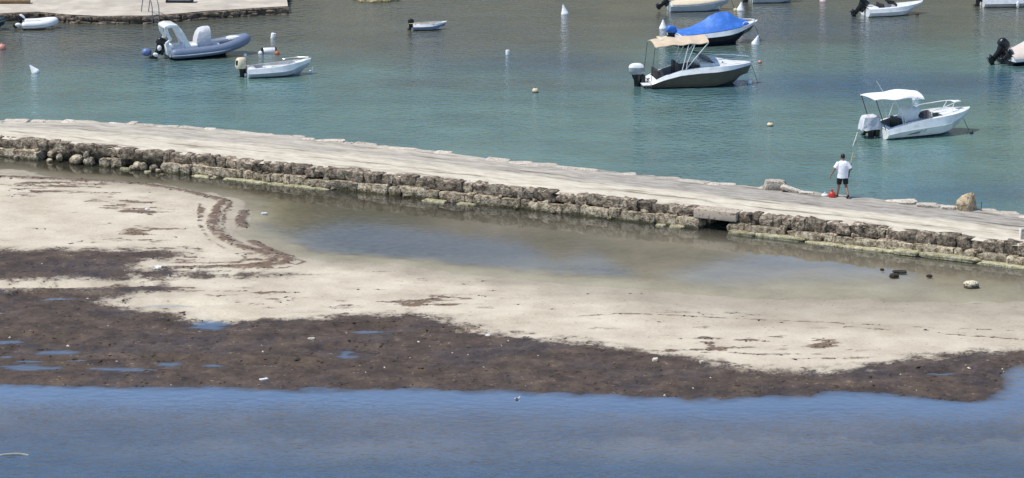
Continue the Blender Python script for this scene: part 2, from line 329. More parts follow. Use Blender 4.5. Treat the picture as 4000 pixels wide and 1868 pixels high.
def px_of(X, Y):
    yc = Y*math.cos(PITCH)+CAM_H*math.sin(PITCH); vc = Y*math.sin(PITCH)-CAM_H*math.cos(PITCH)
    return 2000+X/yc*FPX, 934-vc/yc*FPX
EXTRA = {}
def terrain(X, Y):
    n1 = fbm(X*0.35, Y*0.35, 4, 1); n2 = fbm(X*1.3, Y*1.3, 4, 2); n3 = fbm(X*3.5, Y*3.5, 3, 5)
    dp = sdp(X, Y, POOL)+n2*0.9+n1*0.8; ds = sdp(X, Y, SEA)+n2*0.9+n3*0.35
    dw = np.minimum(sdp(X, Y, WEED_MAIN)+n2*1.5+n3*1.2, sdp(X, Y, WEED_LEFT)+n2*1.3+n3*1.0)
    dland = np.minimum(np.maximum(dp, 0), np.maximum(ds, 0))
    z = 0.012+0.11*sm(0, 5, dland)+0.03*n1*sm(0, 2, dland)
    # pool: deep along the wall, thin over the right hand flat
    right = sm(8, 4, 0)*0+sm(-4, 12, X)
    pd = np.maximum(-dp, 0); zp = -0.004-0.30*sm(0, 6+7*right, pd)-0.10*sm(0.8, 3, pd)*(1-right)+0.05*n1*sm(0, 2, pd)
    z = np.where(dp < 0, zp, z); z = np.where(ds < 0, -0.01-0.055*np.maximum(-ds, 0), z); z = np.maximum(z, -1.2)
    z = np.where(Y > np.interp(X, [p.x for p in WL], [p.y for p in WL])+1.0, -1.3, z)
    weed = sm(0.9, -1.5, dw)
    z = z+weed*(ds > 0)*(0.035+0.10*np.maximum(n3, -0.2)+0.06*n2)*sm(0, 0.8, np.maximum(ds, 0))
    bank = weed.copy()
    # wrack lines: heaped weed
    for W in WRACK:
        d = segd(X, Y, polyw(W))+n3*0.30+n2*0.25; q = sm(0.40, 0.05, d); weed = np.maximum(weed, q*(0.45+0.55*sm(-0.25, 0.0, n3+n2*0.5))); z = z+0.06*q*(z > -0.01)
    for W in THIN:
        d = segd(X, Y, polyw(W))+n3*0.16; weed = np.maximum(weed, sm(0.15, 0.02, d)*0.8*sm(-0.2, 0.1, n2+n3))
    sx = fbm(X*0.8, Y*2.0, 5, 9, 0.65); 
    px, py = px_of(X, Y)
    for (cx, cy, a, b) in STREAKS:
        e = ((px-cx)/a)**2+((py-cy)/b)**2; weed = np.maximum(weed, sm(0.08, 0.24, sx+0.13*(1-e))*0.8*(e < 2.0))
    weed = np.maximum(weed, 0.42*sm(0.13, 0.24, sx)*sm(0.0, 0.6, np.maximum(dp, 0)))
    EXTRA['rust'] = np.clip((weed-bank)*1.6, 0, 1)
    # puddles in the weed
    for (cx, cy, a, b) in PUDDLES:
        if a == 0: continue
        c = G(cx, cy); c2 = G(cx+a, cy); c3 = G(cx, cy-b); rx = c2.x-c.x; ry = c3.y-c.y
        e = np.sqrt(((X-c.x)/rx)**2+((Y-c.y)/ry)**2)+n2*0.9+fbm(X*1.3, Y*4, 4, 33)*1.2
        z = np.where(e < 1.25, np.minimum(z, -0.012-0.03*(1.25-e)), z); z = np.minimum(z, 0.004+0.025*np.maximum(e-1.1, 0)+0.10*np.maximum(e-1.8, 0)**2)
    wet = np.maximum(sm(2.2+6*right, 0, np.maximum(dp, 0)), sm(1.2, 0, np.maximum(ds, 0))); wet = np.maximum(wet, weed*0.5); z = z+0.02*weed*(dland > 0.3)
    wet = np.maximum(wet, 0.8*sm(0.0, 0.16, fbm(X*0.5, Y*0.3, 3, 21)+0.05)*sm(1.5, 0.4, np.abs(py-1150)/60)*sm(500, 250, np.abs(px-700)))
    return z, weed, wet, dp, ds

def axis(segs):
    out = []
    for a, b, st in segs: out += list(np.arange(a, b-1e-6, st))
    out.append(segs[-1][1]); return np.array(out)
def gridmesh(name, xs, ys, Z, mat, attrs):
    nx, ny = len(xs), len(ys); X, Y = np.meshgrid(xs, ys)
    co = np.stack([X, Y, Z], -1).reshape(-1, 3).astype(np.float32)
    idx = np.arange(nx*ny).reshape(ny, nx)
    q = np.stack([idx[:-1, :-1], idx[:-1, 1:], idx[1:, 1:], idx[1:, :-1]], -1).reshape(-1, 4)
    me = bpy.data.meshes.new(name); me.vertices.add(len(co)); me.vertices.foreach_set('co', co.ravel())
    me.loops.add(q.size); me.loops.foreach_set('vertex_index', q.ravel().astype(np.int32))
    me.polygons.add(len(q)); me.polygons.foreach_set('loop_start', np.arange(0, q.size, 4, dtype=np.int32))
    me.update(calc_edges=True)
    for k, a in attrs.items():
        if a.ndim == 3:
            at = me.attributes.new(k, 'FLOAT_COLOR', 'POINT'); c4 = np.concatenate([a.reshape(-1, 3), np.ones((a.shape[0]*a.shape[1], 1))], 1); at.data.foreach_set('color', c4.ravel().astype(np.float32))
        else:
            at = me.attributes.new(k, 'FLOAT', 'POINT'); at.data.foreach_set('value', a.ravel().astype(np.float32))
    me.shade_smooth(); me.materials.append(mat)
    o = bpy.data.objects.new(name, me); COL.objects.link(o); o['kind'] = 'structure'
    return o

def beach_material():
    m, n, l, o = nt('sand_and_weed'); b = n.new('ShaderNodeBsdfPrincipled'); ge = n.new('ShaderNodeNewGeometry')
    def noise(scale, det=6, ro=0.6):
        q = n.new('ShaderNodeTexNoise'); q.inputs['Scale'].default_value = scale; q.inputs['Detail'].default_value = det; q.inputs['Roughness'].default_value = ro
        l.new(ge.outputs['Position'], q.inputs['Vector']); return q.outputs['Fac']
    def attr(k): q = n.new('ShaderNodeAttribute'); q.attribute_name = k; return q
    n_big, n_fine, n_mid = noise(0.5, 5), noise(9, 8, 0.75), noise(2.6, 6, 0.7)
    sand = ramp(n, [(0.36, (0.385, 0.32, 0.235)), (0.5, (0.51, 0.44, 0.33)), (0.64, (0.61, 0.545, 0.42))])
    ma = n.new('ShaderNodeMath'); ma.operation = 'MULTIPLY_ADD'; ma.inputs[1].default_value = 0.45; l.new(n_fine, ma.inputs[0])
    mb = n.new('ShaderNodeMath'); mb.operation = 'MULTIPLY'; mb.inputs[1].default_value = 0.55; l.new(n_big, mb.inputs[0]); l.new(mb.outputs[0], ma.inputs[2])
    l.new(ma.outputs[0], sand.inputs['Fac'])
    weed = ramp(n, [(0.34, (0.026, 0.016, 0.010)), (0.46, (0.052, 0.033, 0.021)), (0.58, (0.086, 0.057, 0.036)), (0.74, (0.15, 0.105, 0.066))])
    n_w = noise(0.9, 9, 0.78); l.new(n_w, weed.inputs['Fac'])
    # mask broken up by the fine noise
    aw = attr('weed'); su = n.new('ShaderNodeMath'); su.operation = 'SUBTRACT'; l.new(n_fine, su.inputs[0]); su.inputs[1].default_value = 0.5
    mm = n.new('ShaderNodeMath'); mm.operation = 'MULTIPLY_ADD'; mm.inputs[1].default_value = 1.7; l.new(su.outputs[0], mm.inputs[0]); l.new(aw.outputs['Fac'], mm.inputs[2])
    mr = n.new('ShaderNodeMapRange'); mr.interpolation_type = 'SMOOTHSTEP'; mr.inputs['From Min'].default_value = 0.18; mr.inputs['From Max'].default_value = 0.78; l.new(mm.outputs[0], mr.inputs['Value'])
    aw2 = attr('wet')
    dk = n.new('ShaderNodeMix'); dk.data_type = 'RGBA'; dk.blend_type = 'MULTIPLY'; l.new(aw2.outputs['Fac'], dk.inputs[0]); l.new(sand.outputs['Color'], dk.inputs[6]); dk.inputs[7].default_value = (0.70, 0.68, 0.64, 1)
    # pale olive silt on the pool bed
    az = attr('silt'); si = n.new('ShaderNodeMix'); si.data_type = 'RGBA'; l.new(az.outputs['Fac'], si.inputs[0]); l.new(dk.outputs[2], si.inputs[6])
    sr = ramp(n, [(0.35, (0.10, 0.082, 0.045)), (0.6, (0.25, 0.21, 0.135))]); l.new(n_mid, sr.inputs['Fac']); l.new(sr.outputs['Color'], si.inputs[7])
    cx = n.new('ShaderNodeMix'); cx.data_type = 'RGBA'; l.new(mr.outputs[0], cx.inputs[0]); l.new(si.outputs[2], cx.inputs[6])
    ar = attr('rust'); rm = n.new('ShaderNodeMath'); rm.operation = 'MULTIPLY'; rm.inputs[1].default_value = 0.62; l.new(ar.outputs['Fac'], rm.inputs[0]); wr = n.new('ShaderNodeMix'); wr.data_type = 'RGBA'; l.new(rm.outputs[0], wr.inputs[0]); l.new(weed.outputs['Color'], wr.inputs[6]); wr.inputs[7].default_value = (0.21, 0.135, 0.080, 1); l.new(wr.outputs[2], cx.inputs[7])
    l.new(cx.outputs[2], b.inputs['Base Color'])
    ro = n.new('ShaderNodeMapRange'); ro.inputs['To Min'].default_value = 0.95; ro.inputs['To Max'].default_value = 0.55; l.new(aw2.outputs['Fac'], ro.inputs['Value'])
    shn = ramp(n, [(0.50, (0, 0, 0)), (0.58, (1, 1, 1))]); l.new(noise(0.35, 5, 0.6), shn.inputs['Fac']); sw_ = n.new('ShaderNodeMath'); sw_.operation = 'MULTIPLY'; l.new(shn.outputs[0], sw_.inputs[0]); l.new(mr.outputs[0], sw_.inputs[1])
    rx = n.new('ShaderNodeMix'); rx.data_type = 'FLOAT'; l.new(sw_.outputs[0], rx.inputs[0]); l.new(ro.outputs[0], rx.inputs[2]); rx.inputs[3].default_value = 0.5; l.new(rx.outputs[0], b.inputs['Roughness'])
    b.inputs['Specular IOR Level'].default_value = 0.45
    bp = n.new('ShaderNodeBump'); bp.inputs['Strength'].default_value = 0.6; hs = n.new('ShaderNodeMapRange'); hs.inputs['To Min'].default_value = 0.012; hs.inputs['To Max'].default_value = 0.035
    l.new(mr.outputs[0], hs.inputs['Value']); l.new(hs.outputs[0], bp.inputs['Distance']); l.new(n_fine, bp.inputs['Height']); l.new(bp.outputs[0], b.inputs['Normal'])
    l.new(b.outputs[0], o.inputs['Surface']); return m

bx = axis([(-70, -24, 0.8), (-24, 24, 0.085), (24, 70, 0.8)]); by = axis([(104, 114, 0.3), (114, 153, 0.115), (153, 175, 0.4)])
BX, BY = np.meshgrid(bx, by)
Z, weed, wet, dp, ds = terrain(BX, BY); rust = EXTRA['rust']
silt = np.where(dp < 0, sm(0.0, 3.5, -dp)*(1-0.85*sm(-6, 8, BX-2*fbm(BX*.3, BY*.3, 3, 30)*8)*sm(10, 4, -dp)), 0)
gridmesh('beach', bx, by, Z, beach_material(), {'weed': weed, 'wet': wet, 'silt': silt, 'rust': rust})

# sea bed under everything, out to the horizon
MB().add([(-4000, -200, -1.6), (4000, -200, -1.6), (4000, 6000, -1.6), (-4000, 6000, -1.6)], [(0, 1, 2, 3)]).obj('seabed', pm('seabed_sand', (0.12, 0.13, 0.10), 0.9, 0.3, 0.4), smooth=0)['kind'] = 'structure'

def water_material():
    m, n, l, o = nt('sea_water'); ge = n.new('ShaderNodeNewGeometry')
    def attr(k): q = n.new('ShaderNodeAttribute'); q.attribute_name = k; return q
    rp = attr('ripple'); al = attr('murk'); ti = attr('tint')
    def noise(sx, sy, sc, det, ro=0.55):
        mp = n.new('ShaderNodeMapping'); mp.inputs['Scale'].default_value = (sx, sy, 1); l.new(ge.outputs['Position'], mp.inputs['Vector'])
        q = n.new('ShaderNodeTexNoise'); q.inputs['Scale'].default_value = sc; q.inputs['Detail'].default_value = det; q.inputs['Roughness'].default_value = ro
        l.new(mp.outputs[0], q.inputs['Vector']); return q.outputs['Fac']
    w1 = noise(0.8, 1.0, 3.0, 3, 0.5); w2 = noise(0.8, 0.6, 0.45, 3)
    ad = n.new('ShaderNodeMath'); ad.operation = 'MULTIPLY_ADD'; ad.inputs[1].default_value = 1.2; l.new(w2, ad.inputs[0]); l.new(w1, ad.inputs[2])
    bp = n.new('ShaderNodeBump'); bp.inputs['Strength'].default_value = 1.0
    ds_ = n.new('ShaderNodeMath'); ds_.operation = 'MULTIPLY'; ds_.inputs[1].default_value = 0.12; l.new(rp.outputs['Fac'], ds_.inputs[0]); l.new(ds_.outputs[0], bp.inputs['Distance'])
    l.new(ad.outputs[0], bp.inputs['Height'])
    fr = n.new('ShaderNodeFresnel'); fr.inputs['IOR'].default_value = 1.36; l.new(bp.outputs[0], fr.inputs['Normal'])
    fm = attr('gloss')
    fb = n.new('ShaderNodeMath'); fb.operation = 'MULTIPLY'; fb.use_clamp = True; l.new(fr.outputs[0], fb.inputs[0]); l.new(fm.outputs['Fac'], fb.inputs[1])
    gl = n.new('ShaderNodeBsdfGlossy'); gl.inputs['Color'].default_value = (0.92, 0.95, 1, 1); l.new(bp.outputs[0], gl.inputs['Normal'])
    rr = n.new('ShaderNodeMapRange'); rr.inputs['To Min'].default_value = 0.03; rr.inputs['To Max'].default_value = 0.16; l.new(rp.outputs['Fac'], rr.inputs['Value']); l.new(rr.outputs[0], gl.inputs['Roughness'])
    di = n.new('ShaderNodeBsdfDiffuse'); 
    mo = n.new('ShaderNodeMix'); mo.data_type = 'RGBA'; mo.blend_type = 'MULTIPLY'; mo.inputs[0].default_value = 1; l.new(ti.outputs['Color'], mo.inputs[6])
    w3 = noise(0.35, 0.5, 0.6, 7, 0.7); mrr = ramp(n, [(0.3, (0.72, 0.74, 0.76)), (0.7, (1.25, 1.22, 1.2))]); l.new(w3, mrr.inputs['Fac']); l.new(mrr.outputs['Color'], mo.inputs[7])
    l.new(mo.outputs[2], di.inputs['Color'])
    tr = n.new('ShaderNodeBsdfTransparent'); tr.inputs['Color'].default_value = (0.93, 0.95, 0.92, 1)
    m1 = n.new('ShaderNodeMixShader'); l.new(al.outputs['Fac'], m1.inputs[0]); l.new(tr.outputs[0], m1.inputs[1]); l.new(di.outputs[0], m1.inputs[2])
    m2 = n.new('ShaderNodeMixShader'); l.new(fb.outputs[0], m2.inputs[0]); l.new(m1.outputs[0], m2.inputs[1]); l.new(gl.outputs[0], m2.inputs[2])
    l.new(m2.outputs[0], o.inputs['Surface']); return m

wx = axis([(-3000, -100, 100), (-100, -30, 2), (-30, 30, 0.2), (30, 100, 2), (100, 3000, 100)])
wy = axis([(-150, 60, 15), (60, 104, 1.5), (104, 114, 0.4), (114, 154, 0.16), (154, 200, 0.3), (200, 260, 2), (260, 560, 20)])
WX, WY = np.meshgrid(wx, wy)
tz, twd, twt, tdp, tds = terrain(np.clip(WX, -70, 70), np.clip(WY, 80, 175))
wlx = np.array([p.x for p in WL]); wly = np.array([p.y for p in WL])
bay = WY > np.interp(WX, wlx, wly)+0.6
depth = np.maximum(-tz, 0)
front = (tds < 0) & ~bay
murk = 1-np.exp(-depth*np.where(front, 3.2, 2.2)); dw0 = np.exp(-np.maximum(np.interp(WX, wlx, wly)-WY, 0)/2.4); murk = np.where((tdp < 0) & ~bay, np.maximum(murk, 0.85*dw0), murk); murk = np.where(bay, 1.0, murk); murk = np.where(WY < 106, 1.0, murk)  # murk raised beside the wall so the painted dark reflection covers the bed
ripple = np.where(front, 0.05+0.65*sm(0.5, 9.0, -tds+2.5*fbm(WX*0.2, WY*0.2, 3, 41)), 0.05)
ripple = np.where((tdp < 0) & ~bay, 0.006+0.03*sm(0.05, 0.3, fbm(WX*.25, WY*.25, 3, 50)), ripple); ripple = np.where(bay, np.clip(0.50+1.0*fbm(WX*0.09, WY*0.05, 3, 44), 0.15, 1), ripple)
PX, PY = px_of(WX, WY)
poolm = (tdp < 0) & ~bay; thin = sm(0.0, np.where(poolm, 0.09, 0.02), depth)
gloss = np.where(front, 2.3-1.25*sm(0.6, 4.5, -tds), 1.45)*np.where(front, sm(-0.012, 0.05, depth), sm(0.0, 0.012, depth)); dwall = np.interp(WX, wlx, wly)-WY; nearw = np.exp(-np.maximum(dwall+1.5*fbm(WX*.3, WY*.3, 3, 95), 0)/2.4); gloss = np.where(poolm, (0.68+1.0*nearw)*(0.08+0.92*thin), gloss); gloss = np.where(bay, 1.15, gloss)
tint = np.zeros(WX.shape+(3,)); fy = sm(1600, 1800, np.clip(px_of(WX, WY)[1], 0, 3000)+260*fbm(WX*.12, WY*.12, 3, 90))[..., None]; tint = np.array((0.160, 0.170, 0.190))*(1-fy)+np.array((0.058, 0.098, 0.155))*fy
TURQ = np.array((0.095, 0.180, 0.155)); GREYB = np.array((0.095, 0.100, 0.072)); BLUE = np.array((0.032, 0.092, 0.150)); GRN = np.array((0.085, 0.165, 0.140)); DBLUE = np.array((0.040, 0.075, 0.105))
nn = fbm(WX*0.10, WY*0.05, 4, 61)
up = sm(330, 120, PY+nn*320)[..., None]
bt = TURQ*(1-up)+GREYB*up
def blob(c, cx, cy, a, b, w=1.0):
    global bt
    e = ((PX-cx)/a)**2+((PY-cy)/b)**2; k = (w*np.exp(-np.maximum(e+nn*2.0, 0)))[..., None]; bt = bt*(1-k)+np.array(c)*k
blob(BLUE, 3600, 330, 1100, 62, 1.0); blob(DBLUE, 2200, 245, 380, 40, 0.7); blob(GRN, 3500, 215, 600, 45, 0.8); blob(DBLUE, 500, 235, 420, 40, 0.5); blob(GREYB, 1900, 330, 500, 26, 0.5)
blob(DBLUE, 3000, 120, 500, 60, 0.7); blob(BLUE, 3900, 760, 400, 60, 0.7); blob(GRN, 300, 330, 500, 50, 0.5)
tint = np.where(bay[..., None], bt, tint)
poolc = (np.array((0.135, 0.120, 0.085))*(1-sm(-6, 9, WX))[..., None]+np.array((0.215, 0.205, 0.175))*sm(-6, 9, WX)[..., None]); poolc = poolc*(1-0.85*nearw[..., None])+np.array((0.014, 0.014, 0.007))*0.85*nearw[..., None]; tint = np.where(((tdp < 0) & ~bay)[..., None], poolc, tint)  # dark reflection of wall and culvert painted into the pool colour near the wall
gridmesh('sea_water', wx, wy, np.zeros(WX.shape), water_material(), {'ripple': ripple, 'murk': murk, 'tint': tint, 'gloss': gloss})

# ------------------------------------------------------------------ far shore: scrubby hillside behind the bay (seen in the reflections)
def hill():
    xs = axis([(-1500, -300, 60), (-300, 300, 8), (300, 1500, 60)]); ys = axis([(232, 420, 6), (420, 900, 40)])
    X, Y = np.meshgrid(xs, ys); t = sm(238+14*fbm(X*0.02, X*0, 3, 70), 330, Y)
    z = -1.4+3.2*sm(232, 240, Y)+(38+18*fbm(X*0.006, Y*0.006, 4, 71)+40*fbm(X*0.045, Y*0.02, 3, 73))*t+5*fbm(X*0.09, Y*0.09, 4, 72)*t
    m, n, l, o = nt('hillside_scrub'); b = n.new('ShaderNodeBsdfPrincipled'); ge = n.new('ShaderNodeNewGeometry')
    nz = n.new('ShaderNodeTexNoise'); nz.inputs['Scale'].default_value = 0.07; nz.inputs['Detail'].default_value = 6; nz.inputs['Roughness'].default_value = 0.7; l.new(ge.outputs['Position'], nz.inputs['Vector'])
    r = ramp(n, [(0.38, (0.05, 0.06, 0.03)), (0.5, (0.12, 0.11, 0.06)), (0.56, (0.26, 0.21, 0.14)), (0.68, (0.42, 0.35, 0.26))]); l.new(nz.outputs['Fac'], r.inputs['Fac']); l.new(r.outputs[0], b.inputs['Base Color'])
    b.inputs['Roughness'].default_value = 1; l.new(b.outputs[0], o.inputs['Surface'])
    gridmesh('hill', xs, ys, z, m, {})
hill()

# ------------------------------------------------------------------ stones
def stone_mesh(name, seed, mat, rnd=0.5, rough=0.10, flat=0.0):
    """unit block (1x1x1 about the origin), corners worn, faces uneven"""
    bm = bmesh.new(); bmesh.ops.create_cube(bm, size=1.0)
    bmesh.ops.subdivide_edges(bm, edges=bm.edges[:], cuts=3, use_grid_fill=True)
    of = Vector((seed*3.1, seed*1.7, seed*0.9))
    for v in bm.verts:
        p = v.co*2; q = 2+8*(1-rnd)
        L = (abs(p.x)**q+abs(p.y)**q+abs(p.z)**q)**(1/q)
        p = p/L*0.5 if L > 0 else p
        k = mnoise.noise_vector(p*2.2+of)*rough+mnoise.noise_vector(p*5+of)*rough*0.4
        k.z *= (1-flat); v.co = p+k
    me = bpy.data.meshes.new(name); bm.to_mesh(me); bm.free(); me.shade_smooth(); me.set_sharp_from_angle(angle=R(48)); me.materials.append(mat); return me
U_M = [stone_mesh('stone', i, STONE_U, random.uniform(0.2, 0.6), random.uniform(0.11, 0.19)) for i in range(12)]
L_M = [stone_mesh('stone', 20+i, STONE_L, random.uniform(0.2, 0.6), random.uniform(0.08, 0.15)) for i in range(12)]
B_M = [stone_mesh('stone', 40+i, STONE_L, 1.0, 0.08) for i in range(5)]
S_M = [stone_mesh('ledge_slab', 50+i, SLAB, 0.35, 0.09) for i in range(5)]
E_M = [stone_mesh('edge_stone', 60+i, PALE, 0.55, 0.13) for i in range(8)]
def put(name, me, loc, dims, rot, parent):
    o = bpy.data.objects.new(name, me); COL.objects.link(o); o.location = loc; o.scale = dims; o.rotation_euler = rot; o.parent = parent; return o
def at_wall(s, off, z):
    p, nrm, t = wall(s); return p+nrm*off+Vector((0, 0, z)), math.atan2(t.y, t.x)

bw = empty('breakwater', tuple(wall(s_of_px(2000))[0]))
tag(bw, 'long low breakwater of two rough limestone courses with pale concrete top crossing the bay', 'breakwater')
BW_INV = Matrix.Translation(-bw.location)
def bwput(name, me, loc, dims, rot): return put(name, me, loc-bw.location, dims, rot, bw)

SC0, SC1 = s_of_px(2744), s_of_px(2838)         # culvert
SL0, SL1 = s_of_px(2703), s_of_px(2872)         # lintel
GAPS = [(s_of_px(172), s_of_px(388)), (s_of_px(515), s_of_px(622))]
# upper course
s = S_L; i = 0
while s < S_R:
    L = random.choice([0.34, 0.4, 0.46, 0.55, 0.7, 0.9]); h = random.uniform(0.34, 0.47)
    if s+L > SL0 and s < SL1: s = SL1+0.01; continue
    if s < SL0 < s+L+0.1: L = max(0.15, SL0-s)
    p, a = at_wall(s+L/2, -0.46-random.uniform(0, 0.10), 0.57+random.uniform(-0.03, 0.02))
    bwput('stone', U_M[i % 12], p, (L*1.13, 0.56, h*1.08), (random.uniform(-.12, .12), random.uniform(-.10, .10), a+random.choice([0, math.pi])+random.uniform(-.14, .14)))
    s += L*random.uniform(0.97, 1.06); i += 1
# lower course
s = S_L
while s < S_R:
    L = random.choice([0.35, 0.5, 0.7, 0.9, 1.2, 1.5]); h = random.uniform(0.44, 0.58)
    g = next((g for g in GAPS if s+L > g[0] and s < g[1]), None)
    if g: s = g[1]; continue
    if s+L > SC0-0.02 and s < SC1:
        if SC0-s > 0.2: L = (SC0-s)*0.86
        else: s = SC1+0.06; continue
    p, a = at_wall(s+L/2, -0.30-random.uniform(-0.02, 0.10), 0.11+random.uniform(-0.03, 0.02))
    bwput('stone', L_M[i % 12], p, (L*1.10, 0.68, h*1.08), (random.uniform(-.04, .04), random.uniform(-.04, .04), a+random.choice([0, math.pi])+random.uniform(-.05, .05)))
    s += L*random.uniform(0.98, 1.05); i += 1
s = S_L
while s < S_R:
    if not (SL0-0.2 < s < SL1+0.2) and not any(g[0] < s < g[1] for g in GAPS):
        zz, oo = random.choice([(0.36, -0.16), (0.38, -0.2), (0.74, -0.42), (0.72, -0.5), (0.05, 0.06)]); p, a = at_wall(s, oo, zz); d = random.uniform(0.09, 0.22)
        bwput('stone', random.choice(U_M+L_M), p, (d*1.5, d, d*0.8), (random.uniform(-.5, .5), random.uniform(-.4, .4), random.uniform(0, 6)))
    s += random.uniform(0.25, 0.9)
# tumbled boulders in the washed-out gaps
for px, z, d, off in [(192, 0.24, (0.30, 0.3, 0.30), -0.25), (228, 0.18, (0.30, 0.32, 0.34), -0.1), (290, 0.12, (0.88, 0.6, 0.50), -0.15), (352, 0.16, (0.5, 0.4, 0.46), 0.0), (338, 0.42, (0.26, 0.3, 0.36), 0.05), (196, 0.02, (0.32, 0.3, 0.24), 0.05),
                     (332, 0.05, (0.3, 0.3, 0.3), -0.5), (538, 0.13, (0.48, 0.4, 0.42), -0.05), (562, 0.14, (0.36, 0.4, 0.42), -0.02), (604, 0.12, (0.34, 0.4, 0.36), 0.0), (522, 0.05, (0.34, 0.3, 0.28), 0.02), (660, 0.0, (0.24, 0.24, 0.16), 0.55)]:
    p, a = at_wall(s_of_px(px), off, z); bwput('stone', B_M[int(px) % 5], p, d, (random.uniform(-.4, .4), random.uniform(-.3, .3), random.uniform(0, 6)))
# ledge slabs at the water line
for x0, x1, off, z, w in [(880, 1050, 0.32, -0.02, 0.5), (1050, 1280, 0.30, -0.03, 0.5), (760, 850, 0.2, -0.03, 0.4), (1665, 1755, 0.45, -0.01, 0.4), (1800, 1870, 0.40, -0.02, 0.4), (2570, 2610, 0.28, -0.02, 0.3), (2628, 2675, 0.3, 0.0, 0.35),
                      (2852, 2950, 0.30, 0.05, 0.5), (2950, 3145, 0.28, 0.06, 0.55), (3150, 3300, 0.32, -0.02, 0.5), (3300, 3500, 0.34, 0.0, 0.5), (3500, 3600, 0.42, 0.09, 0.6), (3600, 3830, 0.40, 0.09, 0.6), (3830, 4040, 0.38, 0.0, 0.5), (4040, 4400, 0.36, 0.0, 0.5),
                      (480, 520, 0.28, -0.01, 0.3), (575, 600, 0.35, -0.02, 0.2)]:
    sa, sb = s_of_px(x0), s_of_px(x1); p, a = at_wall((sa+sb)/2, off-w/2, z); bwput('ledge_slab', S_M[(x0//10) % 5], p, (sb-sa, w, 0.16), (0, 0, a))
# lintel over the culvert
lm = MB(); Lw = SL1-SL0
lm.box((0, 0, 0), (Lw, 0.7, 0.36)); lo = lm.obj('lintel', LINTEL, bw, bevel=0.02)
p, a = at_wall((SL0+SL1)/2, -0.40, 0.60); lo.location = p-bw.location; lo.rotation_euler = (0, 0.0, a)
# rubble core behind the courses, with the culvert left open
cb = MB()
def coreface(sa, sb):
    ss = list(np.arange(sa, sb, 0.5))+[sb]; P = []
    for q in ss:
        p, nr, t = wall(q); p = p-nr*0.75-bw.location; P.append([p+Vector((0, 0, -1.3)), p+Vector((0, 0, 0.66))])
    cb.grid(P)
coreface(1.0, SC0); coreface(SC1, len(WLR)*STEP-1.0)
tun = []
for q, o_ in ((SC0, 0.75), (SC0, 4.0), (SC1, 4.0), (SC1, 0.75)):
    p, nr, t = wall(q); p = p-nr*o_-bw.location; tun.append([p+Vector((0, 0, -1.3)), p+Vector((0, 0, 0.62))])
cb.grid(tun); cb.obj('rubble_core', STONE_L, bw, smooth=0, fix=False)

# concrete top
def paving_material():
    m, n, l, o = nt('worn_concrete_top'); b = n.new('ShaderNodeBsdfPrincipled'); uv = n.new('ShaderNodeUVMap'); uv.uv_map = 'UVMap'
    def noise(sx, sy, sc, det=7, ro=0.65):
        mp = n.new('ShaderNodeMapping'); mp.inputs['Scale'].default_value = (sx, sy, 1); mp.inputs['Rotation'].default_value = (0, 0, 0.03); l.new(uv.outputs[0], mp.inputs['Vector'])
        q = n.new('ShaderNodeTexNoise'); q.inputs['Scale'].default_value = sc; q.inputs['Detail'].default_value = det; q.inputs['Roughness'].default_value = ro
        l.new(mp.outputs[0], q.inputs['Vector']); return q.outputs['Fac']
    base = ramp(n, [(0.36, (0.43, 0.37, 0.28)), (0.5, (0.565, 0.505, 0.395)), (0.64, (0.65, 0.595, 0.475))]); nf = noise(0.5, 1, 2.2, 9, 0.72); l.new(nf, base.inputs['Fac'])
    wt = n.new('ShaderNodeAttribute'); wt.attribute_name = 'weathered'
    nb = noise(0.35, 1.2, 1.0, 6); mm = n.new('ShaderNodeMath'); mm.operation = 'MULTIPLY_ADD'; mm.inputs[1].default_value = 1.1; l.new(nb, mm.inputs[0]); l.new(wt.outputs['Fac'], mm.inputs[2])
    mr = n.new('ShaderNodeMapRange'); mr.interpolation_type = 'SMOOTHSTEP'; mr.inputs['From Min'].default_value = 0.75; mr.inputs['From Max'].default_value = 1.35; mr.inputs['To Max'].default_value = 0.9; l.new(mm.outputs[0], mr.inputs['Value'])
    grey = ramp(n, [(0.35, (0.205, 0.185, 0.158)), (0.6, (0.40, 0.37, 0.32))]); l.new(nf, grey.inputs['Fac'])
    c1 = n.new('ShaderNodeMix'); c1.data_type = 'RGBA'; l.new(mr.outputs[0], c1.inputs[0]); l.new(base.outputs[0], c1.inputs[6]); l.new(grey.outputs[0], c1.inputs[7])
    ns = noise(0.20, 1.5, 1.0, 5, 0.6); sr = ramp(n, [(0.35, (0.24, 0.21, 0.18)), (0.41, (0.84, 0.82, 0.80)), (0.52, (1, 1, 1))]); l.new(ns, sr.inputs['Fac'])
    c2 = n.new('ShaderNodeMix'); c2.data_type = 'RGBA'; c2.blend_type = 'MULTIPLY'; c2.inputs[0].default_value = 0.75; l.new(c1.outputs[2], c2.inputs[6]); l.new(sr.outputs[0], c2.inputs[7])
    l.new(c2.outputs[2], b.inputs['Base Color']); b.inputs['Roughness'].default_value = 0.92; b.inputs['Specular IOR Level'].default_value = 0.2
    bp = n.new('ShaderNodeBump'); bp.inputs['Distance'].default_value = 0.03; bp.inputs['Strength'].default_value = 0.6; ad = n.new('ShaderNodeMath'); ad.operation = 'ADD'; l.new(nf, ad.inputs[0]); l.new(ns, ad.inputs[1]); l.new(ad.outputs[0], bp.inputs['Height'])
    l.new(bp.outputs[0], b.inputs['Normal']); l.new(b.outputs[0], o.inputs['Surface']); return m
def topz(t): return ZT_IN+(ZT_FAR-ZT_IN)*sm(0.25, 1.0, np.asarray(t, float))
xs2 = np.arange(-1400, 5401, 9); NV = 44
wl2 = fit(WLPX, 3, xs2, 0.0); fe2 = fit(FEPX, 4, xs2, ZT_FAR)
vs = []; uvs = []; wth = []; cum = 0
